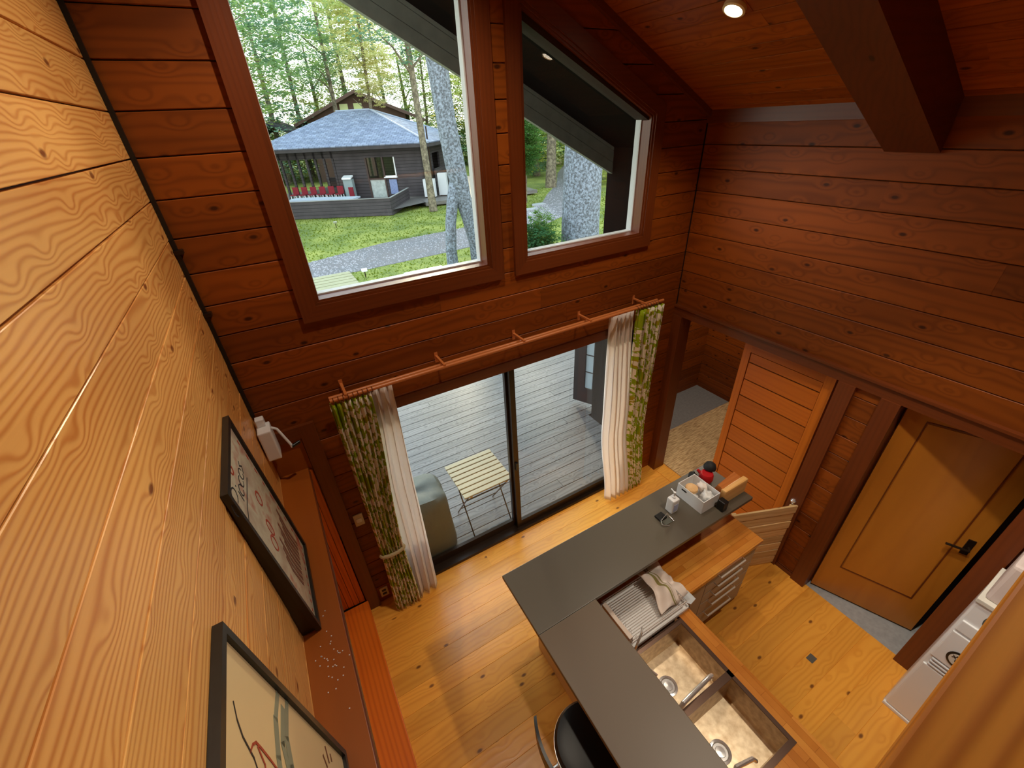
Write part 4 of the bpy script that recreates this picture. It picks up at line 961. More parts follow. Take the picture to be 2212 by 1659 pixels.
# ground: lawn, gravel path
GZ = -.5
def grass_mat():
    m, t, b = base_mat('mossy_lawn'); tc = t.nodes.new('ShaderNodeTexCoord')
    n = t.nodes.new('ShaderNodeTexNoise'); n.inputs['Scale'].default_value = .7; n.inputs['Detail'].default_value = 6
    n2 = t.nodes.new('ShaderNodeTexNoise'); n2.inputs['Scale'].default_value = 14; n2.inputs['Detail'].default_value = 5
    t.links.new(tc.outputs['Object'], n.inputs['Vector']); t.links.new(tc.outputs['Object'], n2.inputs['Vector'])
    a = t.nodes.new('ShaderNodeMath'); a.operation = 'MULTIPLY_ADD'; a.inputs[1].default_value = .7; t.links.new(n2.outputs[0], a.inputs[0])
    h_ = t.nodes.new('ShaderNodeMath'); h_.operation = 'MULTIPLY'; h_.inputs[1].default_value = .6; t.links.new(n.outputs[0], h_.inputs[0]); t.links.new(h_.outputs[0], a.inputs[2])
    cr = t.nodes.new('ShaderNodeValToRGB'); e = cr.color_ramp.elements; e[0].position = .45; e[0].color = lin(58, 76, 24); e[1].position = .8; e[1].color = lin(150, 150, 66)
    q = e.new(.62); q.color = lin(106, 118, 40)
    t.links.new(a.outputs[0], cr.inputs[0]); t.links.new(cr.outputs[0], b.inputs['Base Color']); b.inputs['Roughness'].default_value = .9
    bp = t.nodes.new('ShaderNodeBump'); bp.inputs['Strength'].default_value = .8; bp.inputs['Distance'].default_value = .06; t.links.new(n2.outputs[0], bp.inputs['Height']); t.links.new(bp.outputs[0], b.inputs['Normal'])
    return m
M['grass'] = grass_mat()
part('ground', bx((-60, .2, GZ-.3), (90, 120, GZ)), M['grass'], kind='structure')
# tufts of grass near the window view
far_ = [(-3, 14.5), (1.56, 15.0), (4.52, 16.1), (7.6, 16.4), (9.7, 16.7), (12.3, 17.6), (13.8, 18.6), (15.2, 19.8), (17.0, 22.0), (20.2, 25.5), (24.3, 31.2), (30, 38)]
near_ = [(-3, 12.6), (1.38, 12.8), (2.69, 12.6), (6.21, 12.9), (8.15, 13.2), (10.9, 13.9), (12.0, 14.6), (13.4, 15.4), (16.2, 18.0), (20.5, 22.0), (27, 29.5), (34, 37)]
PATH_F, PATH_N = far_, near_
def tufts():
    mb = MB(); rr = random.Random(3)
    for i in range(9000):
        x = rr.uniform(1.5, 20); y_ = rr.uniform(10.3, 25)
        k = max([j for j in range(len(PATH_F)) if PATH_F[j][0] <= x]); f_ = (x-PATH_F[k][0])/(PATH_F[k+1][0]-PATH_F[k][0]); yf = PATH_F[k][1]+(PATH_F[k+1][1]-PATH_F[k][1])*f_
        k = max([j for j in range(len(PATH_N)) if PATH_N[j][0] <= x]); f_ = (x-PATH_N[k][0])/(PATH_N[k+1][0]-PATH_N[k][0]); yn = PATH_N[k][1]+(PATH_N[k+1][1]-PATH_N[k][1])*f_
        if yn-.1 < y_ < yf+.1: continue
        a_ = rr.uniform(0, PI); w_ = rr.uniform(.02, .05); h_ = rr.uniform(.03, .075)
        dx, dy = math.cos(a_)*w_, math.sin(a_)*w_
        mb.add([(x-dx, y_-dy, GZ), (x+dx, y_+dy, GZ), (x+rr.uniform(-.04, .04), y_+rr.uniform(-.04, .04), GZ+h_)], [(0,1,2)])
    me = bpy.data.meshes.new('grass_tufts'); me.from_pydata(mb.v, [], mb.f)
    cm = cloth('grass_blade', lin(112, 126, 44), .5)[0]; me.materials.append(cm)
    o = bpy.data.objects.new('grass_tufts', me); COL.objects.link(o); tag(o, 'short yellow-green grass tufts on the lawn in front of the cabin', 'grass', kind='stuff')
tufts()
grv = plain('grey_gravel', lin(104, 100, 100), .9, noise=.55, nscale=22, bump=1.0, bscale=30)
mb = MB(); n_ = len(far_)
mb.add([(p[0], p[1], GZ-.05) for p in far_] + [(p[0], p[1], GZ-.05) for p in near_] + [(p[0], p[1], GZ+.012) for p in far_] + [(p[0], p[1], GZ+.012) for p in near_],
       [(i+2*n_, i+1+2*n_, i+1+3*n_, i+3*n_) for i in range(n_-1)] + [(i, i+2*n_, i+1+2*n_, i+1)[::-1] for i in range(n_-1)] + [(i+n_, i+1+n_, i+1+3*n_, i+3*n_) for i in range(n_-1)])
tag(part('gravel_path', mb, grv), 'curving grey gravel path crossing the lawn', 'path', kind='structure')
def pebbles():
    mb = MB(); rr = random.Random(5)
    for i in range(5000):
        k = rr.randrange(n_-1) if i % 3 else rr.randrange(1, 7); f = rr.random(); g = rr.random()
        a_ = Vector(far_[k]).lerp(Vector(far_[k+1]), f); b_ = Vector(near_[k]).lerp(Vector(near_[k+1]), f); p = a_.lerp(b_, g); s_ = rr.uniform(.015, .04)
        mb.add([(p.x-s_, p.y, GZ+.01), (p.x, p.y-s_, GZ+.01), (p.x+s_, p.y, GZ+.01), (p.x, p.y+s_, GZ+.01), (p.x, p.y, GZ+.01+s_*.8)], [(0,1,4),(1,2,4),(2,3,4),(3,0,4)])
    me = bpy.data.meshes.new('gravel_stones'); me.from_pydata(mb.v, [], mb.f); me.materials.append(plain('light_gravel_stone', lin(150, 146, 146), .8))
    o = bpy.data.objects.new('gravel_stones', me); COL.objects.link(o); tag(o, 'loose light gravel stones scattered over the path', 'gravel', kind='stuff')
pebbles()
bw = thing('board_walk', (1.9, 11.8, GZ), 'short walkway of pale boards at the near edge of the gravel', 'walkway')
for i in range(7): part('plank', bx((1.0, 10.5+.31*i, GZ+.02), (2.52, 10.76+.31*i, GZ+.07)), plain('grey_pale_walk_board', lin(150, 144, 110), .8, noise=.2) if i == 0 else bpy.data.materials['grey_pale_walk_board'], bw)
tag(part('reflection_slab', bx((4.0, 10.4, GZ), (5.35, 11.25, GZ+.06), .01), plain('pale_green_reflection', lin(150, 186, 158), .4), loc=(4.7, 10.8, GZ)), 'flat pale green slab standing for a window reflection below the twin tree', 'reflection')  # indoor reflection in the window pane, modelled as a slab on the grass
for i, (x, y_) in enumerate(((13.3, 18.15), (12.85, 16.95), (14.4, 19.1))):
    tag(part('stepping_stone', MB().prism([(x-.45, y_-.1), (x-.1, y_-.32), (x+.45, y_-.15), (x+.4, y_+.22), (x-.2, y_+.3)], 'z', GZ, GZ+.06), M['stone'], loc=(x, y_, GZ)),
        ['flat pale stepping stone in the middle of the lawn edge', 'flat pale stepping stone nearest the gravel path', 'flat pale stepping stone farthest along the lawn edge'][i], 'stepping stone', 'stepping stones')
for i, (x, y_, lb) in enumerate(((3.62, 21.1, 'small metal garden lamp on the lawn by the cabin'), (2.87, 11.75, 'white-topped stake light beside the board walkway'))):
    r = thing('garden_light', (x, y_, GZ), lb, 'garden light')
    part('stake', MB().tube([(x, y_, GZ), (x, y_, GZ+.22)], .018, 8), M['bronze'], r); part('head', MB().box((x-.09, y_-.05, GZ+.2), (x+.09, y_+.05, GZ+.3), .015), M['white'] if i else M['steel'], r)

# ---------------------------------------------------------------- cabin across the lawn
U = Vector((-.79, .61)).normalized(); V = Vector((.61, .79)).normalized()
E0 = Vector((10.25, 24.4))
def hp(u_, v_, z): p = E0 + U*u_ + V*v_; return (p.x, p.y, z)
def hbox(u0, u1, v0, v1, z0, z1): 
    c_ = E0 + U*((u0+u1)/2) + V*((v0+v1)/2)
    return MB().obox((c_.x, c_.y, (z0+z1)/2), (U.x*(u1-u0)/2, U.y*(u1-u0)/2, 0), (V.x*(v1-v0)/2, V.y*(v1-v0)/2, 0), (0, 0, (z1-z0)/2))
def merge(*a):
    m_ = MB()
    for q in a: m_.add(q.v, q.f)
    return m_
hs = thing('cabin', (*(E0+U*5+V*4), GZ), 'dark timber cabin with grey shingled hip roof across the lawn', 'house')
def cabin_boards():
    m, t, b = base_mat('dark_cabin_boards'); N = t.nodes.new; L = t.links.new; tc = N('ShaderNodeTexCoord'); sp = N('ShaderNodeSeparateXYZ'); L(tc.outputs['Object'], sp.inputs[0])
    f = N('ShaderNodeMath'); f.operation = 'MULTIPLY'; f.inputs[1].default_value = 1/.18; L(sp.outputs['Z'], f.inputs[0]); g = N('ShaderNodeMath'); g.operation = 'FRACT'; L(f.outputs[0], g.inputs[0])
    cr = N('ShaderNodeValToRGB'); cr.color_ramp.elements[0].color = lin(14, 12, 12); cr.color_ramp.elements[0].position = .08; cr.color_ramp.elements[1].color = lin(62, 55, 56); cr.color_ramp.elements[1].position = .2
    n = N('ShaderNodeTexNoise'); n.inputs['Scale'].default_value = 1.6; n.inputs['Detail'].default_value = 5; L(tc.outputs['Object'], n.inputs['Vector'])
    mx = N('ShaderNodeMix'); mx.data_type = 'RGBA'; mx.blend_type = 'OVERLAY'; mx.inputs[0].default_value = .6; L(g.outputs[0], cr.inputs[0]); L(cr.outputs[0], mx.inputs[6]); L(n.outputs[0], mx.inputs[7]); L(mx.outputs[2], b.inputs['Base Color']); b.inputs['Roughness'].default_value = .75
    return m
M['cabinwall'] = cabin_boards()
M['opening'] = plain('dim_interior', lin(30, 28, 26), .8)
def shingle():
    m, t, b = base_mat('grey_shingles'); N = t.nodes.new; L = t.links.new
    tc = N('ShaderNodeTexCoord'); br = N('ShaderNodeTexBrick'); br.inputs['Scale'].default_value = 1; br.inputs['Brick Width'].default_value = .35; br.inputs['Row Height'].default_value = .17; br.inputs['Mortar Size'].default_value = .012
    br.inputs['Color1'].default_value = lin(140, 148, 168); br.inputs['Color2'].default_value = lin(112, 120, 142); br.inputs['Mortar'].default_value = lin(70, 74, 92)
    uvn = N('ShaderNodeUVMap'); L(uvn.outputs[0], br.inputs['Vector']); n = N('ShaderNodeTexNoise'); n.inputs['Scale'].default_value = 3; n.inputs['Detail'].default_value = 6; L(uvn.outputs[0], n.inputs['Vector'])
    mx = N('ShaderNodeMix'); mx.data_type = 'RGBA'; mx.blend_type = 'OVERLAY'; mx.inputs[0].default_value = .5; L(br.outputs[0], mx.inputs[6]); L(n.outputs[0], mx.inputs[7]); L(mx.outputs[2], b.inputs['Base Color']); b.inputs['Roughness'].default_value = .8
    return m
M['shingle'] = shingle()
HL, HD, EZ, RZ = 11.5, 8.0, 2.82, 4.7
def roofpart(pts, nm):
    p = [Vector(q) for q in pts]; n = (p[1]-p[0]).cross(p[2]-p[0]).normalized()
    if n.z < 0: p = p[::-1]; n = -n
    lo = p; th = [q - n*.12 for q in lo]
    k = len(p); vs = [tuple(q) for q in lo] + [tuple(q) for q in th]
    fs = [tuple(range(k)), tuple(range(k, 2*k))[::-1]] + [(i, i+k, (i+1) % k + k, (i+1) % k) for i in range(k)]
    me = bpy.data.meshes.new(nm); off = wpos(hs); me.from_pydata([(v[0]-off.x, v[1]-off.y, v[2]-off.z) for v in vs], [], fs); me.materials.append(M['shingle'])
    e = Vector((-n.y, n.x, 0)).normalized(); s_ = n.cross(e).normalized()
    ul = me.uv_layers.new(name='UVMap')
    for pl in me.polygons:
        for li in pl.loop_indices:
            q = Vector(vs[me.loops[li].vertex_index]); ul.data[li].uv = (q.dot(e), q.dot(s_))
    o = bpy.data.objects.new(nm, me); COL.objects.link(o); o.parent = hs
R1, R2 = hp(4.9, 4, RZ), hp(HL-4.2, 4, RZ)
roofpart([hp(0,0,EZ), hp(HL,0,EZ), R2, R1], 'roof_slope'); roofpart([hp(0,0,EZ), R1, hp(0,HD,EZ)], 'roof_slope')
roofpart([hp(HL,0,EZ), hp(HL,HD,EZ), R2], 'roof_slope'); roofpart([hp(0,HD,EZ), R1, R2, hp(HL,HD,EZ)], 'roof_slope')
for a_, b_ in ((hp(0,0,EZ), R1), (R1, R2), (hp(0,HD,EZ), R1)): part('ridge_cap', MB().tube([a_, b_], .07, 6), plain('pale_ridge_metal', lin(150, 158, 176), .5), hs)
part('eave_board', merge(hbox(-.0, HL, -.02, .03, EZ-.24, EZ-.06), hbox(-.02, .03, 0, HD, EZ-.24, EZ-.06)), M['cabinwall'], hs)
part('ceiling_panel', hbox(.1, HL-.1, .1, HD-.1, EZ-.22, EZ-.16), M['cabinwall'], hs)
FZ = -.2
part('cabin_floor', hbox(.3, HL-.3, .6, HD-.4, FZ-.3, FZ), M['deckw'], hs)
# front wall: solid parts, a glazed door bay, a serving window and an open side
part('wall', merge(hbox(.8, 2.6, .9, 1.02, FZ, EZ-.2), hbox(2.6, 4.55, .9, 1.02, 2.1, EZ-.2), hbox(2.6, 3.35, .9, 1.02, FZ, 1.0), hbox(4.55, 6.6, .9, 1.02, FZ, EZ-.2), hbox(6.6, HL-.6, .9, 1.02, 2.15, EZ-.2)), M['cabinwall'], hs)
part('wall', merge(hbox(.8, .92, .9, 3.0, FZ, EZ-.2), hbox(.8, .92, 4.6, HD-.8, FZ, EZ-.2), hbox(.8, .92, 3.0, 4.6, 2.1, EZ-.2)), M['cabinwall'], hs)
part('wall', merge(hbox(.92, 2.4, HD-1, HD-.9, FZ, EZ-.2), hbox(5.2, 6.6, HD-1, HD-.9, FZ, EZ-.2), hbox(.92, HL-.6, HD-1, HD-.9, FZ, .5), hbox(.92, HL-.6, HD-1, HD-.9, 2.1, EZ-.2)), M['cabinwall'], hs)
for u_ in (6.7, 7.3, 7.9, 8.5, 9.1, 9.7, 10.3, 10.9): part('post', hbox(u_-.07, u_+.07, .9, 1.02, FZ, EZ-.2), M['cabinwall'], hs)
for u_ in (7.0, 8.4, 9.8): part('post', hbox(u_-.07, u_+.07, HD-1, HD-.9, FZ, EZ-.2), M['cabinwall'], hs)
part('door_frame', merge(hbox(4.45, 4.55, .85, 1.0, FZ, 2.1), hbox(3.35, 3.45, .85, 1.0, FZ, 2.1), hbox(3.45, 4.45, .85, 1.0, .85, .93)), plain('brown_door_frame', lin(64, 44, 36), .6), hs)
dw = part('glazed_door', hbox(3.45, 4.45, .93, .95, FZ, .85), plain('stickered_glass', lin(170, 176, 170), .3, noise=.5, nscale=5), hs)
sw = part('window', merge(hbox(2.6, 3.35, .86, 1.0, 1.0, 1.06), hbox(2.6, 2.66, .86, 1.0, 1.0, 2.1)), M['white'], hs)
part('window_sill', hbox(2.55, 3.4, .72, .95, .94, 1.0), M['white'], hs)
for q in ((2.68, 3.32, 1.08, 2.08), (3.5, 3.95, .95, 2.08), (4.0, 4.42, .95, 2.08)): part('pane', hbox(q[0], q[1], .93, .94, q[2], q[3]), M['glass'], sw)
part('banner', hbox(2.65, 3.15, .84, .87, .0, .85), plain('blue_grey_banner', lin(120, 132, 168), .6, noise=.4, nscale=12), hs)
# low parapet box and deck in front
pp = thing('deck_parapet', (*(E0+U*3), GZ), 'low dark timber parapet round the cabin terrace', 'parapet')
Q0 = Vector((6.85, 22.2)); Q1 = Vector((-1.5, 27.4)); Q2 = Vector((8.95, 25.5))
def slab(a_, b_, z0, z1, th, out_=0):
    d = (b_-a_); L_ = d.length; d.normalize(); n = Vector((-d.y, d.x)); c_ = (a_+b_)/2
    return MB().obox((c_.x, c_.y, (z0+z1)/2), (d.x*L_/2, d.y*L_/2, 0), (n.x*th/2, n.y*th/2, 0), (0, 0, (z1-z0)/2))
for z0 in (-.42, -.2, .02, .24):
    part('board', slab(Q0, Q1, z0-.05, z0+.165, .05+.006*random.random()), M['cabinwall'], pp); part('board', slab(Q0, Q2, z0-.05, z0+.165, .05), M['cabinwall'], pp)
part('cap_rail', merge(slab(Q0, Q1, .405, .43, .12), slab(Q0, Q2, .405, .43, .12)), plain('grey_cap', lin(140, 138, 134), .6), pp)
dk2 = part('floor_terrace', MB().add([(6.9,22.3,-.22), (-1.5,27.5,-.22), (3,36,-.22), (18,34,-.22), (16.0,24.8,-.22), (9.2,23.4,-.22)][::-1], [(0,1,2,3,4,5)]).prism([(9.2,23.2), (16.5,22.4), (18,34), (9.5,26.4)], 'z', -.4, -.21), M['deckw'], kind='structure')
tag(part('sand_pit', MB().obox((3.9, 25.3, .36), (U.x*2.0, U.y*2.0, 0), (V.x*.5, V.y*.5, 0), (0,0,.04)), plain('pale_table_top', lin(168, 176, 186), .4), loc=(3.9, 25.3, .3)), 'long pale table top on the terrace behind the parapet', 'table')
rd = plain('red_cloth', lin(122, 20, 34), .8)
for i in range(7):
    u_ = 6.2+.62*i; p = E0+U*u_+V*(-.1+.25*(i % 2))
    if u_ > 9.6: continue
    r = thing('red_chair', (p.x, p.y, -.2), ['red terrace chair in the row nearest the grey display stand', 'second red terrace chair from the grey display stand', 'third red terrace chair from the grey display stand', 'fourth red terrace chair from the grey display stand', 'fifth red terrace chair from the grey display stand', 'sixth red terrace chair, farthest left in the row'][i], 'chair', 'red chairs under the cabin eaves')
    part('seat', hbox(u_-.2, u_+.2, -.3, .1, .2, .25), rd, r); part('backrest', hbox(u_-.2, u_+.2, .1, .14, .25, .65), rd, r)
    for a_ in (-.17, .17):
        for b_ in (-.27, .07): part('leg', hbox(u_+a_-.02, u_+a_+.02, b_-.02, b_+.02, -.2, .2), M['white'], r)
vm = thing('display_stand', (*(E0+U*5.6+V*.3), -.2), 'grey and red display stand at the cabin front', 'stand')
part('body', hbox(5.35, 5.95, .2, .5, -.2, 1.0), plain('grey_stand', lin(130, 146, 146), .5), vm); part('red_panel', hbox(5.36, 5.66, .12, .2, -.15, .55), rd, vm); part('hood', MB().obox((*(E0+U*5.65+V*.3), 1.1), (U.x*.3, U.y*.3, 0), (V.x*.2, V.y*.2, .06), (0, 0, .04)), M['white'], vm)
for i, (u_, v_, w_, h_) in enumerate(((.35, .3, .7, 1.0), (-.35, .9, .55, 1.25))):
    p = E0+U*u_+V*v_
    r = thing('outdoor_unit', (p.x, p.y, -.2), ['wide pale outdoor unit beside the cabin corner', 'taller pale outdoor unit behind the leaning trunk'][i], 'air conditioner')
    part('casing', hbox(u_-w_/2, u_+w_/2, v_-.16, v_+.16, -.15, -.15+h_), M['vinyl'], r); part('feet', hbox(u_-w_/2+.05, u_+w_/2-.05, v_-.12, v_+.12, -.2, -.15), M['bronze'], r)
# stair stringer / skirt wall right of the cabin
tag(part('terrace_screen', MB().obox((11.8, 26.9, .55), (.9, 1.3, 0), (.03, -.02, 0), (0,0,.75)), M['cabinwall'], loc=(11.8, 26.9, -.2)), 'dark timber screen at the right side of the cabin terrace', 'screen')
tag(part('lamp_post', MB().tube([(10.6, 25.4, -.2), (10.6, 25.4, 3.6)], .045, 8), M['bronze'], loc=(10.6, 25.4, -.2)), 'thin dark pole in front of the cabin roof corner', 'pole')

# gabled house behind the cabin
g2 = thing('gabled_house', (10, 44, GZ), 'brown gabled house showing above the cabin roof', 'house')
def gable(cx, cy, w_, h0, h1, d, th=.25):
    u2 = Vector((.93, -.37)); v2 = Vector((.37, .93)); 
    a_ = Vector((cx, cy)) - u2*w_; b_ = Vector((cx, cy)) + u2*w_; c_ = Vector((cx, cy))
    def sl(p, hp0, q, hq): 
        f = [(p.x, p.y, hp0), (q.x, q.y, hq), (q.x+v2.x*d, q.y+v2.y*d, hq), (p.x+v2.x*d, p.y+v2.y*d, hp0)]
        return MB().add(f + [(x, y, z-th) for x, y, z in f], [(0,1,2,3),(7,6,5,4),(0,4,5,1),(1,5,6,2),(2,6,7,3),(3,7,4,0)])
    return sl(a_, h0, c_, h1), sl(c_, h1, b_, h0), u2, v2
gr1, gr2, u2, v2 = gable(10.6, 42, 5.6, 4.2, 6.5, 7)
gb = plain('brown_roof_boards', lin(86, 62, 50), .8, noise=.2, nscale=2)
part('roof_slope', gr1, gb, g2); part('roof_slope', gr2, gb, g2)
mbw = MB(); a_ = Vector((10.6, 42.8)); 
mbw.add([(a_.x-u2.x*4.3, a_.y-u2.y*4.3, GZ), (a_.x+u2.x*4.3, a_.y+u2.y*4.3, GZ), (a_.x+u2.x*4.3, a_.y+u2.y*4.3, 4.6), (a_.x, a_.y, 6.3), (a_.x-u2.x*4.3, a_.y-u2.y*4.3, 4.6)] + [(a_.x+v2.x*5-u2.x*4.3, a_.y+v2.y*5-u2.y*4.3, GZ), (a_.x+v2.x*5+u2.x*4.3, a_.y+v2.y*5+u2.y*4.3, GZ), (a_.x+v2.x*5+u2.x*4.3, a_.y+v2.y*5+u2.y*4.3, 4.6), (a_.x+v2.x*5, a_.y+v2.y*5, 6.3), (a_.x+v2.x*5-u2.x*4.3, a_.y+v2.y*5-u2.y*4.3, 4.6)],
        [(0,1,2,3,4), (9,8,7,6,5), (0,5,6,1), (1,6,7,2), (4,9,5,0)])
part('wall', mbw, gb, g2)
for k in (-.9, .3): part('window', MB().obox((a_.x+u2.x*k-v2.x*.05, a_.y+u2.y*k-v2.y*.05, 5.1), (u2.x*.35, u2.y*.35, 0), (v2.x*.04, v2.y*.04, 0), (0,0,.45)), plain('yellowish_pane', lin(190, 196, 130), .3), g2)
gr3, gr4, _, _ = gable(3.4, 43.5, 2.6, 3.3, 4.5, 4)
part('porch_roof', gr3, plain('dark_porch_roof', lin(52, 52, 58), .8), g2); part('porch_roof', gr4, bpy.data.materials['dark_porch_roof'], g2)

# parked van glimpsed between trees
vn = thing('parked_van', (26, 40, GZ), 'dark blue vehicle parked far behind the small trees', 'car')
vb = plain('dark_blue_paint', lin(28, 34, 60), .3)
part('body', bx((24.6, 39, -.2), (28.4, 40.8, .75), .15), vb, vn); part('cabin_top', bx((25.2, 39.1, .75), (28.0, 40.7, 1.5), .2), vb, vn); part('bumper_strip', bx((24.5, 38.9, .25), (28.4, 39.0, .4)), M['white'], vn)
for x_ in (25.4, 27.6):
    for y_ in (39.1, 40.7): part('wheel', MB().lathe([(.0,-.1),(.33,-.1),(.33,.1),(.0,.1)], (x_, y_, -.17), 18, (0,1,0)), M['blackp'], vn)

# ---------------------------------------------------------------- trees
def leafmat(name, c1, c2, c3):
    m = bpy.data.materials.new(name); m.use_nodes = True; t = m.node_tree; t.nodes.clear()
    o = t.nodes.new('ShaderNodeOutputMaterial'); d = t.nodes.new('ShaderNodeBsdfDiffuse'); tl = t.nodes.new('ShaderNodeBsdfTranslucent'); mx = t.nodes.new('ShaderNodeMixShader'); mx.inputs[0].default_value = .6
    oi = t.nodes.new('ShaderNodeObjectInfo'); tc = t.nodes.new('ShaderNodeTexCoord'); n = t.nodes.new('ShaderNodeTexNoise'); n.inputs['Scale'].default_value = .8; t.links.new(tc.outputs['Object'], n.inputs['Vector'])
    a = t.nodes.new('ShaderNodeMath'); a.operation = 'MULTIPLY_ADD'; a.inputs[1].default_value = .7; t.links.new(oi.outputs['Random'], a.inputs[0])
    b = t.nodes.new('ShaderNodeMath'); b.operation = 'MULTIPLY'; b.inputs[1].default_value = .6; t.links.new(n.outputs[0], b.inputs[0]); t.links.new(b.outputs[0], a.inputs[2])
    cr = t.nodes.new('ShaderNodeValToRGB'); e = cr.color_ramp.elements; e[0].color = c1; e[0].position = .2; e[1].color = c3; e[1].position = 1; q = e.new(.6); q.color = c2
    t.links.new(a.outputs[0], cr.inputs[0])
    for s_ in (d, tl): t.links.new(cr.outputs[0], s_.inputs[0])
    t.links.new(d.outputs[0], mx.inputs[1]); t.links.new(tl.outputs[0], mx.inputs[2]); t.links.new(mx.outputs[0], o.inputs[0])
    return m
M['leaf'] = leafmat('broad_leaves', lin(116, 148, 132), lin(136, 164, 100), lin(196, 198, 100))
M['leafd'] = leafmat('dense_leaves', lin(56, 96, 66), lin(84, 122, 60), lin(120, 150, 70))
M['leafg'] = leafmat('sunlit_gold_leaves', lin(168, 184, 112), lin(196, 202, 132), lin(222, 214, 152))  # golden sunlight on the crown put into the leaf colour
M['leafy'] = leafmat('yellow_leaves', lin(200, 180, 40), lin(224, 190, 40), lin(236, 200, 60))
def bark(name, c1, c2, sc=9):
    m, t, b = base_mat(name); tc = t.nodes.new('ShaderNodeTexCoord'); n = t.nodes.new('ShaderNodeTexNoise'); n.inputs['Scale'].default_value = sc; n.inputs['Detail'].default_value = 6; n.inputs['Roughness'].default_value = .7
    cr = t.nodes.new('ShaderNodeValToRGB'); cr.color_ramp.elements[0].color = c1; cr.color_ramp.elements[0].position = .42; cr.color_ramp.elements[1].color = c2; cr.color_ramp.elements[1].position = .62
    t.links.new(tc.outputs['Object'], n.inputs['Vector']); t.links.new(n.outputs[0], cr.inputs[0]); t.links.new(cr.outputs[0], b.inputs['Base Color']); b.inputs['Roughness'].default_value = .9
    bp = t.nodes.new('ShaderNodeBump'); bp.inputs['Strength'].default_value = .6; bp.inputs['Distance'].default_value = .03; t.links.new(n.outputs[0], bp.inputs['Height']); t.links.new(bp.outputs[0], b.inputs['Normal'])
    return m
M['bark'] = bark('lichen_bark', lin(74, 76, 78), lin(138, 146, 156), 16); M['bark2'] = bark('brown_bark', lin(84, 74, 58), lin(134, 122, 98), 6)
def crown_mesh(name, R_, clusters, per, size, seed, mat, flat=.6, inner=.25):
    rr = random.Random(seed); vs = []; fs = []
    for c_ in range(clusters):
        while True:
            p = Vector((rr.uniform(-1,1), rr.uniform(-1,1), rr.uniform(-1,1)))
            if inner < p.length < 1: break
        cc = Vector((p.x*R_[0], p.y*R_[1], p.z*R_[2])); cr_s = rr.uniform(.35, .9)*size*4
        for k in range(per):
            q = cc + Vector((rr.gauss(0,1)*cr_s, rr.gauss(0,1)*cr_s, rr.gauss(0,1)*cr_s*flat*.5)); s_ = size*rr.uniform(.5, 1.1)
            a_ = rr.uniform(0, 2*PI); tlt = rr.uniform(-.7, .7)
            e1 = Vector((math.cos(a_), math.sin(a_), tlt*.6))*s_; e2 = Vector((-math.sin(a_), math.cos(a_), rr.uniform(-.6, .6)))*s_*.6
            n = len(vs); vs += [tuple(q-e1), tuple(q+e2), tuple(q+e1), tuple(q-e2)]; fs.append((n, n+1, n+2, n+3))
    me = bpy.data.meshes.new(name); me.from_pydata(vs, [], fs); me.materials.append(mat); return me
CR = [crown_mesh('foliage', (3.0, 3.0, 3.4), 130, 26, .13, s_, M['leaf']) for s_ in (1, 2, 3)]
CRg = crown_mesh('foliage', (2.1, 2.1, 2.7), 190, 44, .085, 21, M['leafg'], inner=.0)
CRd = crown_mesh('foliage', (1.2, 1.2, 1.9), 260, 46, .07, 9, M['leafd'], inner=0)
def add_mesh(name, me, parent, loc, scale=(1,1,1), rot=0, label=None):
    o = bpy.data.objects.new(name, me); COL.objects.link(o); o.parent = parent; o.location = loc; o.scale = scale; o.rotation_euler = (0,0,rot)
    if label: o['label'] = label
    return o
def tree(x, y, lean, h, r0, crown, label, group=None, branches=3, mat='bark2', name='tree', seed=0):
    rr = random.Random(seed*17+3); r = thing(name, (x, y, GZ), label, 'tree', group)
    pts = [(x+lean[0]*f, y+lean[1]*f, GZ+h*f) for f in (0, .15, .35, .6, .85, 1)]
    part('trunk', MB().tube(pts, [r0*1.25, r0, r0*.9, r0*.75, r0*.5, r0*.25], 10), M[mat], r, smooth=True)
    for i in range(branches):
        f = rr.uniform(.38, .85); a_ = rr.uniform(0, 2*PI); L_ = rr.uniform(1.2, 3.0); p = Vector((x+lean[0]*f, y+lean[1]*f, GZ+h*f))
        q = p + Vector((math.cos(a_)*L_*.5, math.sin(a_)*L_*.5, L_*.45)); s_ = q + Vector((math.cos(a_)*L_*.5, math.sin(a_)*L_*.5, L_*.25))
        part('branch', MB().tube([p, q, s_], [r0*.35, r0*.22, r0*.08], 6), M[mat], r, smooth=True)
    for (dx, dy, dz, s_, k) in crown: add_mesh('foliage', k if not isinstance(k, int) else CR[k], r, (dx, dy, dz), (s_, s_, s_), rr.uniform(0, 6))
    return r
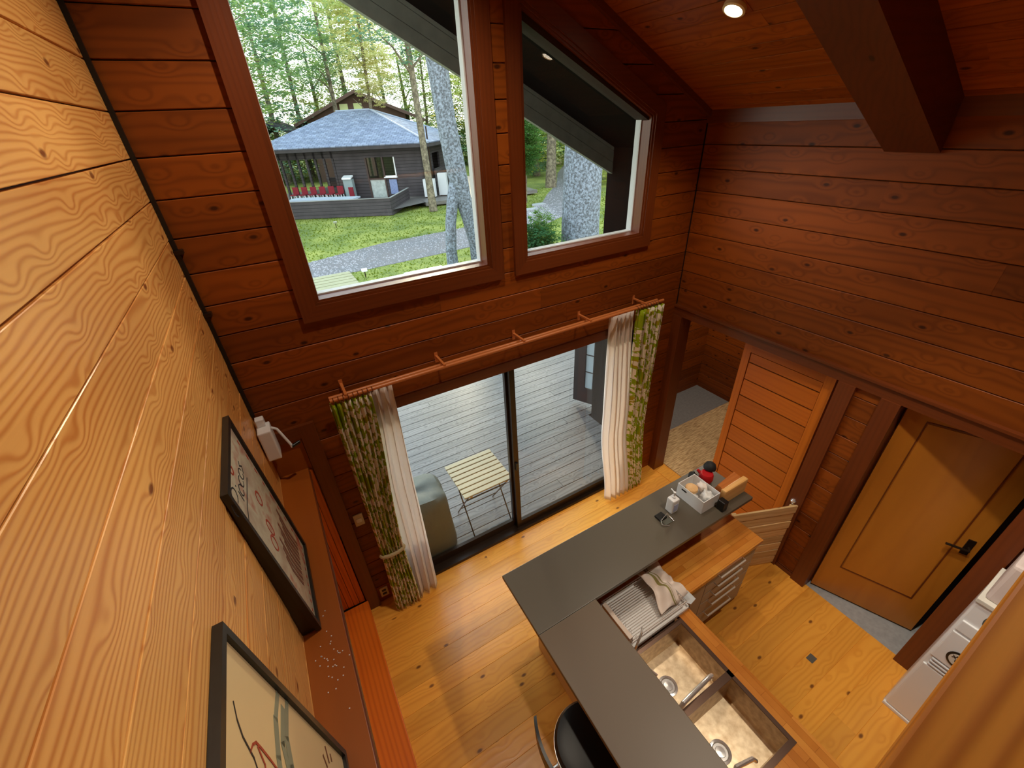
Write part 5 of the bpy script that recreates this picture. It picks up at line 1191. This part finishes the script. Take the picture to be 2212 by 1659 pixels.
# woods behind
rr = random.Random(11)
forest = []
for i in range(46):
    d = rr.uniform(33, 62); ang = math.radians(-22 + 92*(i+.5*rr.random())/46)
    x, y = .4 + d*math.sin(ang), -2.6 + d*math.cos(ang)
    if 0 < x < 20 and y < 50 and d < 48: d = rr.uniform(50, 64); x, y = .4 + d*math.sin(ang), -2.6 + d*math.cos(ang)
    h = rr.uniform(11, 17)
    tree(x, y, (rr.uniform(-.8, .8), rr.uniform(-.5, .5)), h, rr.uniform(.13, .26), [(rr.uniform(-1, 1), rr.uniform(-1, 1), h*f, rr.uniform(.8, 1.15), rr.randrange(3)) for f in (.12, .32, .62, .92)],
         'slender leafy tree in the woods behind the cabin and lawn', 'trees in the woods', branches=2, seed=i)
for i in range(40):
    d = rr.uniform(46, 68); ang = math.radians(-20 + 90*(i+.5*rr.random())/40); x, y = .4 + d*math.sin(ang), -2.6 + d*math.cos(ang)
    r = thing('undergrowth_shrub', (x, y, GZ), 'broad leafy shrub filling the edge of the woods', 'shrub', 'shrubs at the edge of the woods')
    add_mesh('foliage', CR[i % 3], r, (0, 0, 2.0), (1.5, 1.5, 1.1), rr.uniform(0, 6))
    part('stem', MB().tube([(x, y, GZ), (x+.1, y, GZ+1.4)], .05, 6), M['bark2'], r)
tree(9.1, 21.8, (.15, 1.2), 12, .19, [(-.5, .5, 9.5, .9, 1), (.5, .3, 12, .9, 2)], 'tall thin bare trunk rising beside the pale outdoor units', mat='bark2', seed=101)
tree(7.4, 35, (.2, 0), 13, .17, [(0, 0, 11, 1.0, 0), (-1.5, 0, 9, .8, 1)], 'forked pale trunk rising above the cabin ridge', seed=102, branches=4)
tree(8.6, 30.5, (.6, 0), 11.5, .12, [(.2, 0, 8.6, 1.0, CRg), (.9, 0, 6.9, .6, CRg), (-.3, 0, 11.2, 1.0, CRg)], 'golden-green sunlit tree hanging over the cabin ridge', seed=103)
tree(1.2, 24, (-.6, 0), 10, .16, [(.6, 0, 8.2, 1.0, 0), (2.2, .5, 9.6, .8, 1), (-.6, 0, 6.2, .7, 2)], 'blue-green tree at the left edge of the tall window', seed=104, branches=5)
tree(14.5, 26, (.5, 0), 9, .15, [(0, 0, 7, .7, 2)], 'leafy tree right of the cabin roof', seed=105)
r = thing('yellow_sapling', (12.8, 27.5, GZ), 'small tree with bright yellow leaves beside the twin trunk', 'tree')
part('trunk', MB().tube([(12.8, 27.5, GZ), (12.9, 27.5, 4.0)], .06, 6), M['bark2'], r); add_mesh('foliage', crown_mesh('foliage', (.7, .7, .8), 26, 14, .09, 44, M['leafy']), r, (.1, 0, 4.6))
# twin lichened trunk
tw = thing('twin_tree', (5.9, 10.6, GZ), 'lichened grey twin-trunked tree close to the tall window', 'tree')
part('trunk', MB().tube([(5.52, 10.6, GZ-.1), (5.53, 10.6, .2), (5.62, 10.6, 1.0), (5.78, 10.6, 1.7), (6.0, 10.62, 2.3), (6.10, 10.8, 3.2), (6.2, 11.1, 4.6), (6.3, 11.4, 8.5)], [.20, .175, .17, .18, .2, .12, .10, .08], 16), M['bark'], tw, smooth=True)
part('trunk', MB().tube([(6.46, 10.6, GZ-.1), (6.42, 10.6, .2), (6.24, 10.6, 1.1), (6.10, 10.6, 1.8), (5.98, 10.6, 2.6), (5.86, 10.6, 3.6), (5.74, 10.6, 5.2), (5.6, 10.6, 8.5)], [.24, .21, .21, .27, .30, .28, .27, .2], 18), M['bark'], tw, smooth=True)
add_mesh('foliage', CR[0], tw, (0, .5, 10.5), (.9, .9, .7))
# big trunk behind the right window, bush and small trees
bt = thing('large_tree', (8.44, 7.7, GZ), 'massive lichened trunk filling the smaller window', 'tree')
part('trunk', MB().tube([(8.46, 7.6, GZ-.1), (8.45, 7.6, .3), (8.44, 7.6, 1.2), (8.46, 7.6, 2.6), (8.5, 7.6, 5), (8.6, 7.6, 9)], [.62, .56, .54, .52, .46, .36], 22), M['bark'], bt, smooth=True)
add_mesh('foliage', CR[1], bt, (.5, .3, 10.5), (1.1, 1.1, .8))
bs = thing('evergreen_bush', (6.6, 7.2, GZ), 'dense dark green bush at the foot of the massive trunk', 'bush')
part('stem', MB().tube([(6.6, 7.2, GZ), (6.65, 7.2, .4)], .05, 8), M['bark2'], bs); add_mesh('foliage', CRd, bs, (-.05, .2, .95), (.75, .75, .52)); add_mesh('foliage', CRd, bs, (.6, .6, 1.25), (.4, .4, .45))
for i, (x, y, hh, lb) in enumerate(((13.6, 19.4, 4.2, 'small evergreen on a thin stem left in the smaller window'), (14.3, 20.2, 4.6, 'slim sapling just right of the small evergreen'))):
    r = thing('sapling', (x, y, GZ), lb, 'tree'); part('trunk', MB().tube([(x, y, GZ), (x+.1, y, GZ+hh)], .055, 8), M['bark2'], r, smooth=True); add_mesh('foliage', CRd, r, (.1, 0, hh*.72), (.8, .8, .85))
for i, (x, y, lb) in enumerate(((19.0, 24.5, 'brown trunk standing where the gravel path bends away'), (17.2, 27.5, 'darker trunk left of the path bend'))):
    tree(x, y, (.2, 0), 11, .34-.12*i, [(0, 0, 10, .9, i)], lb, seed=120+i)
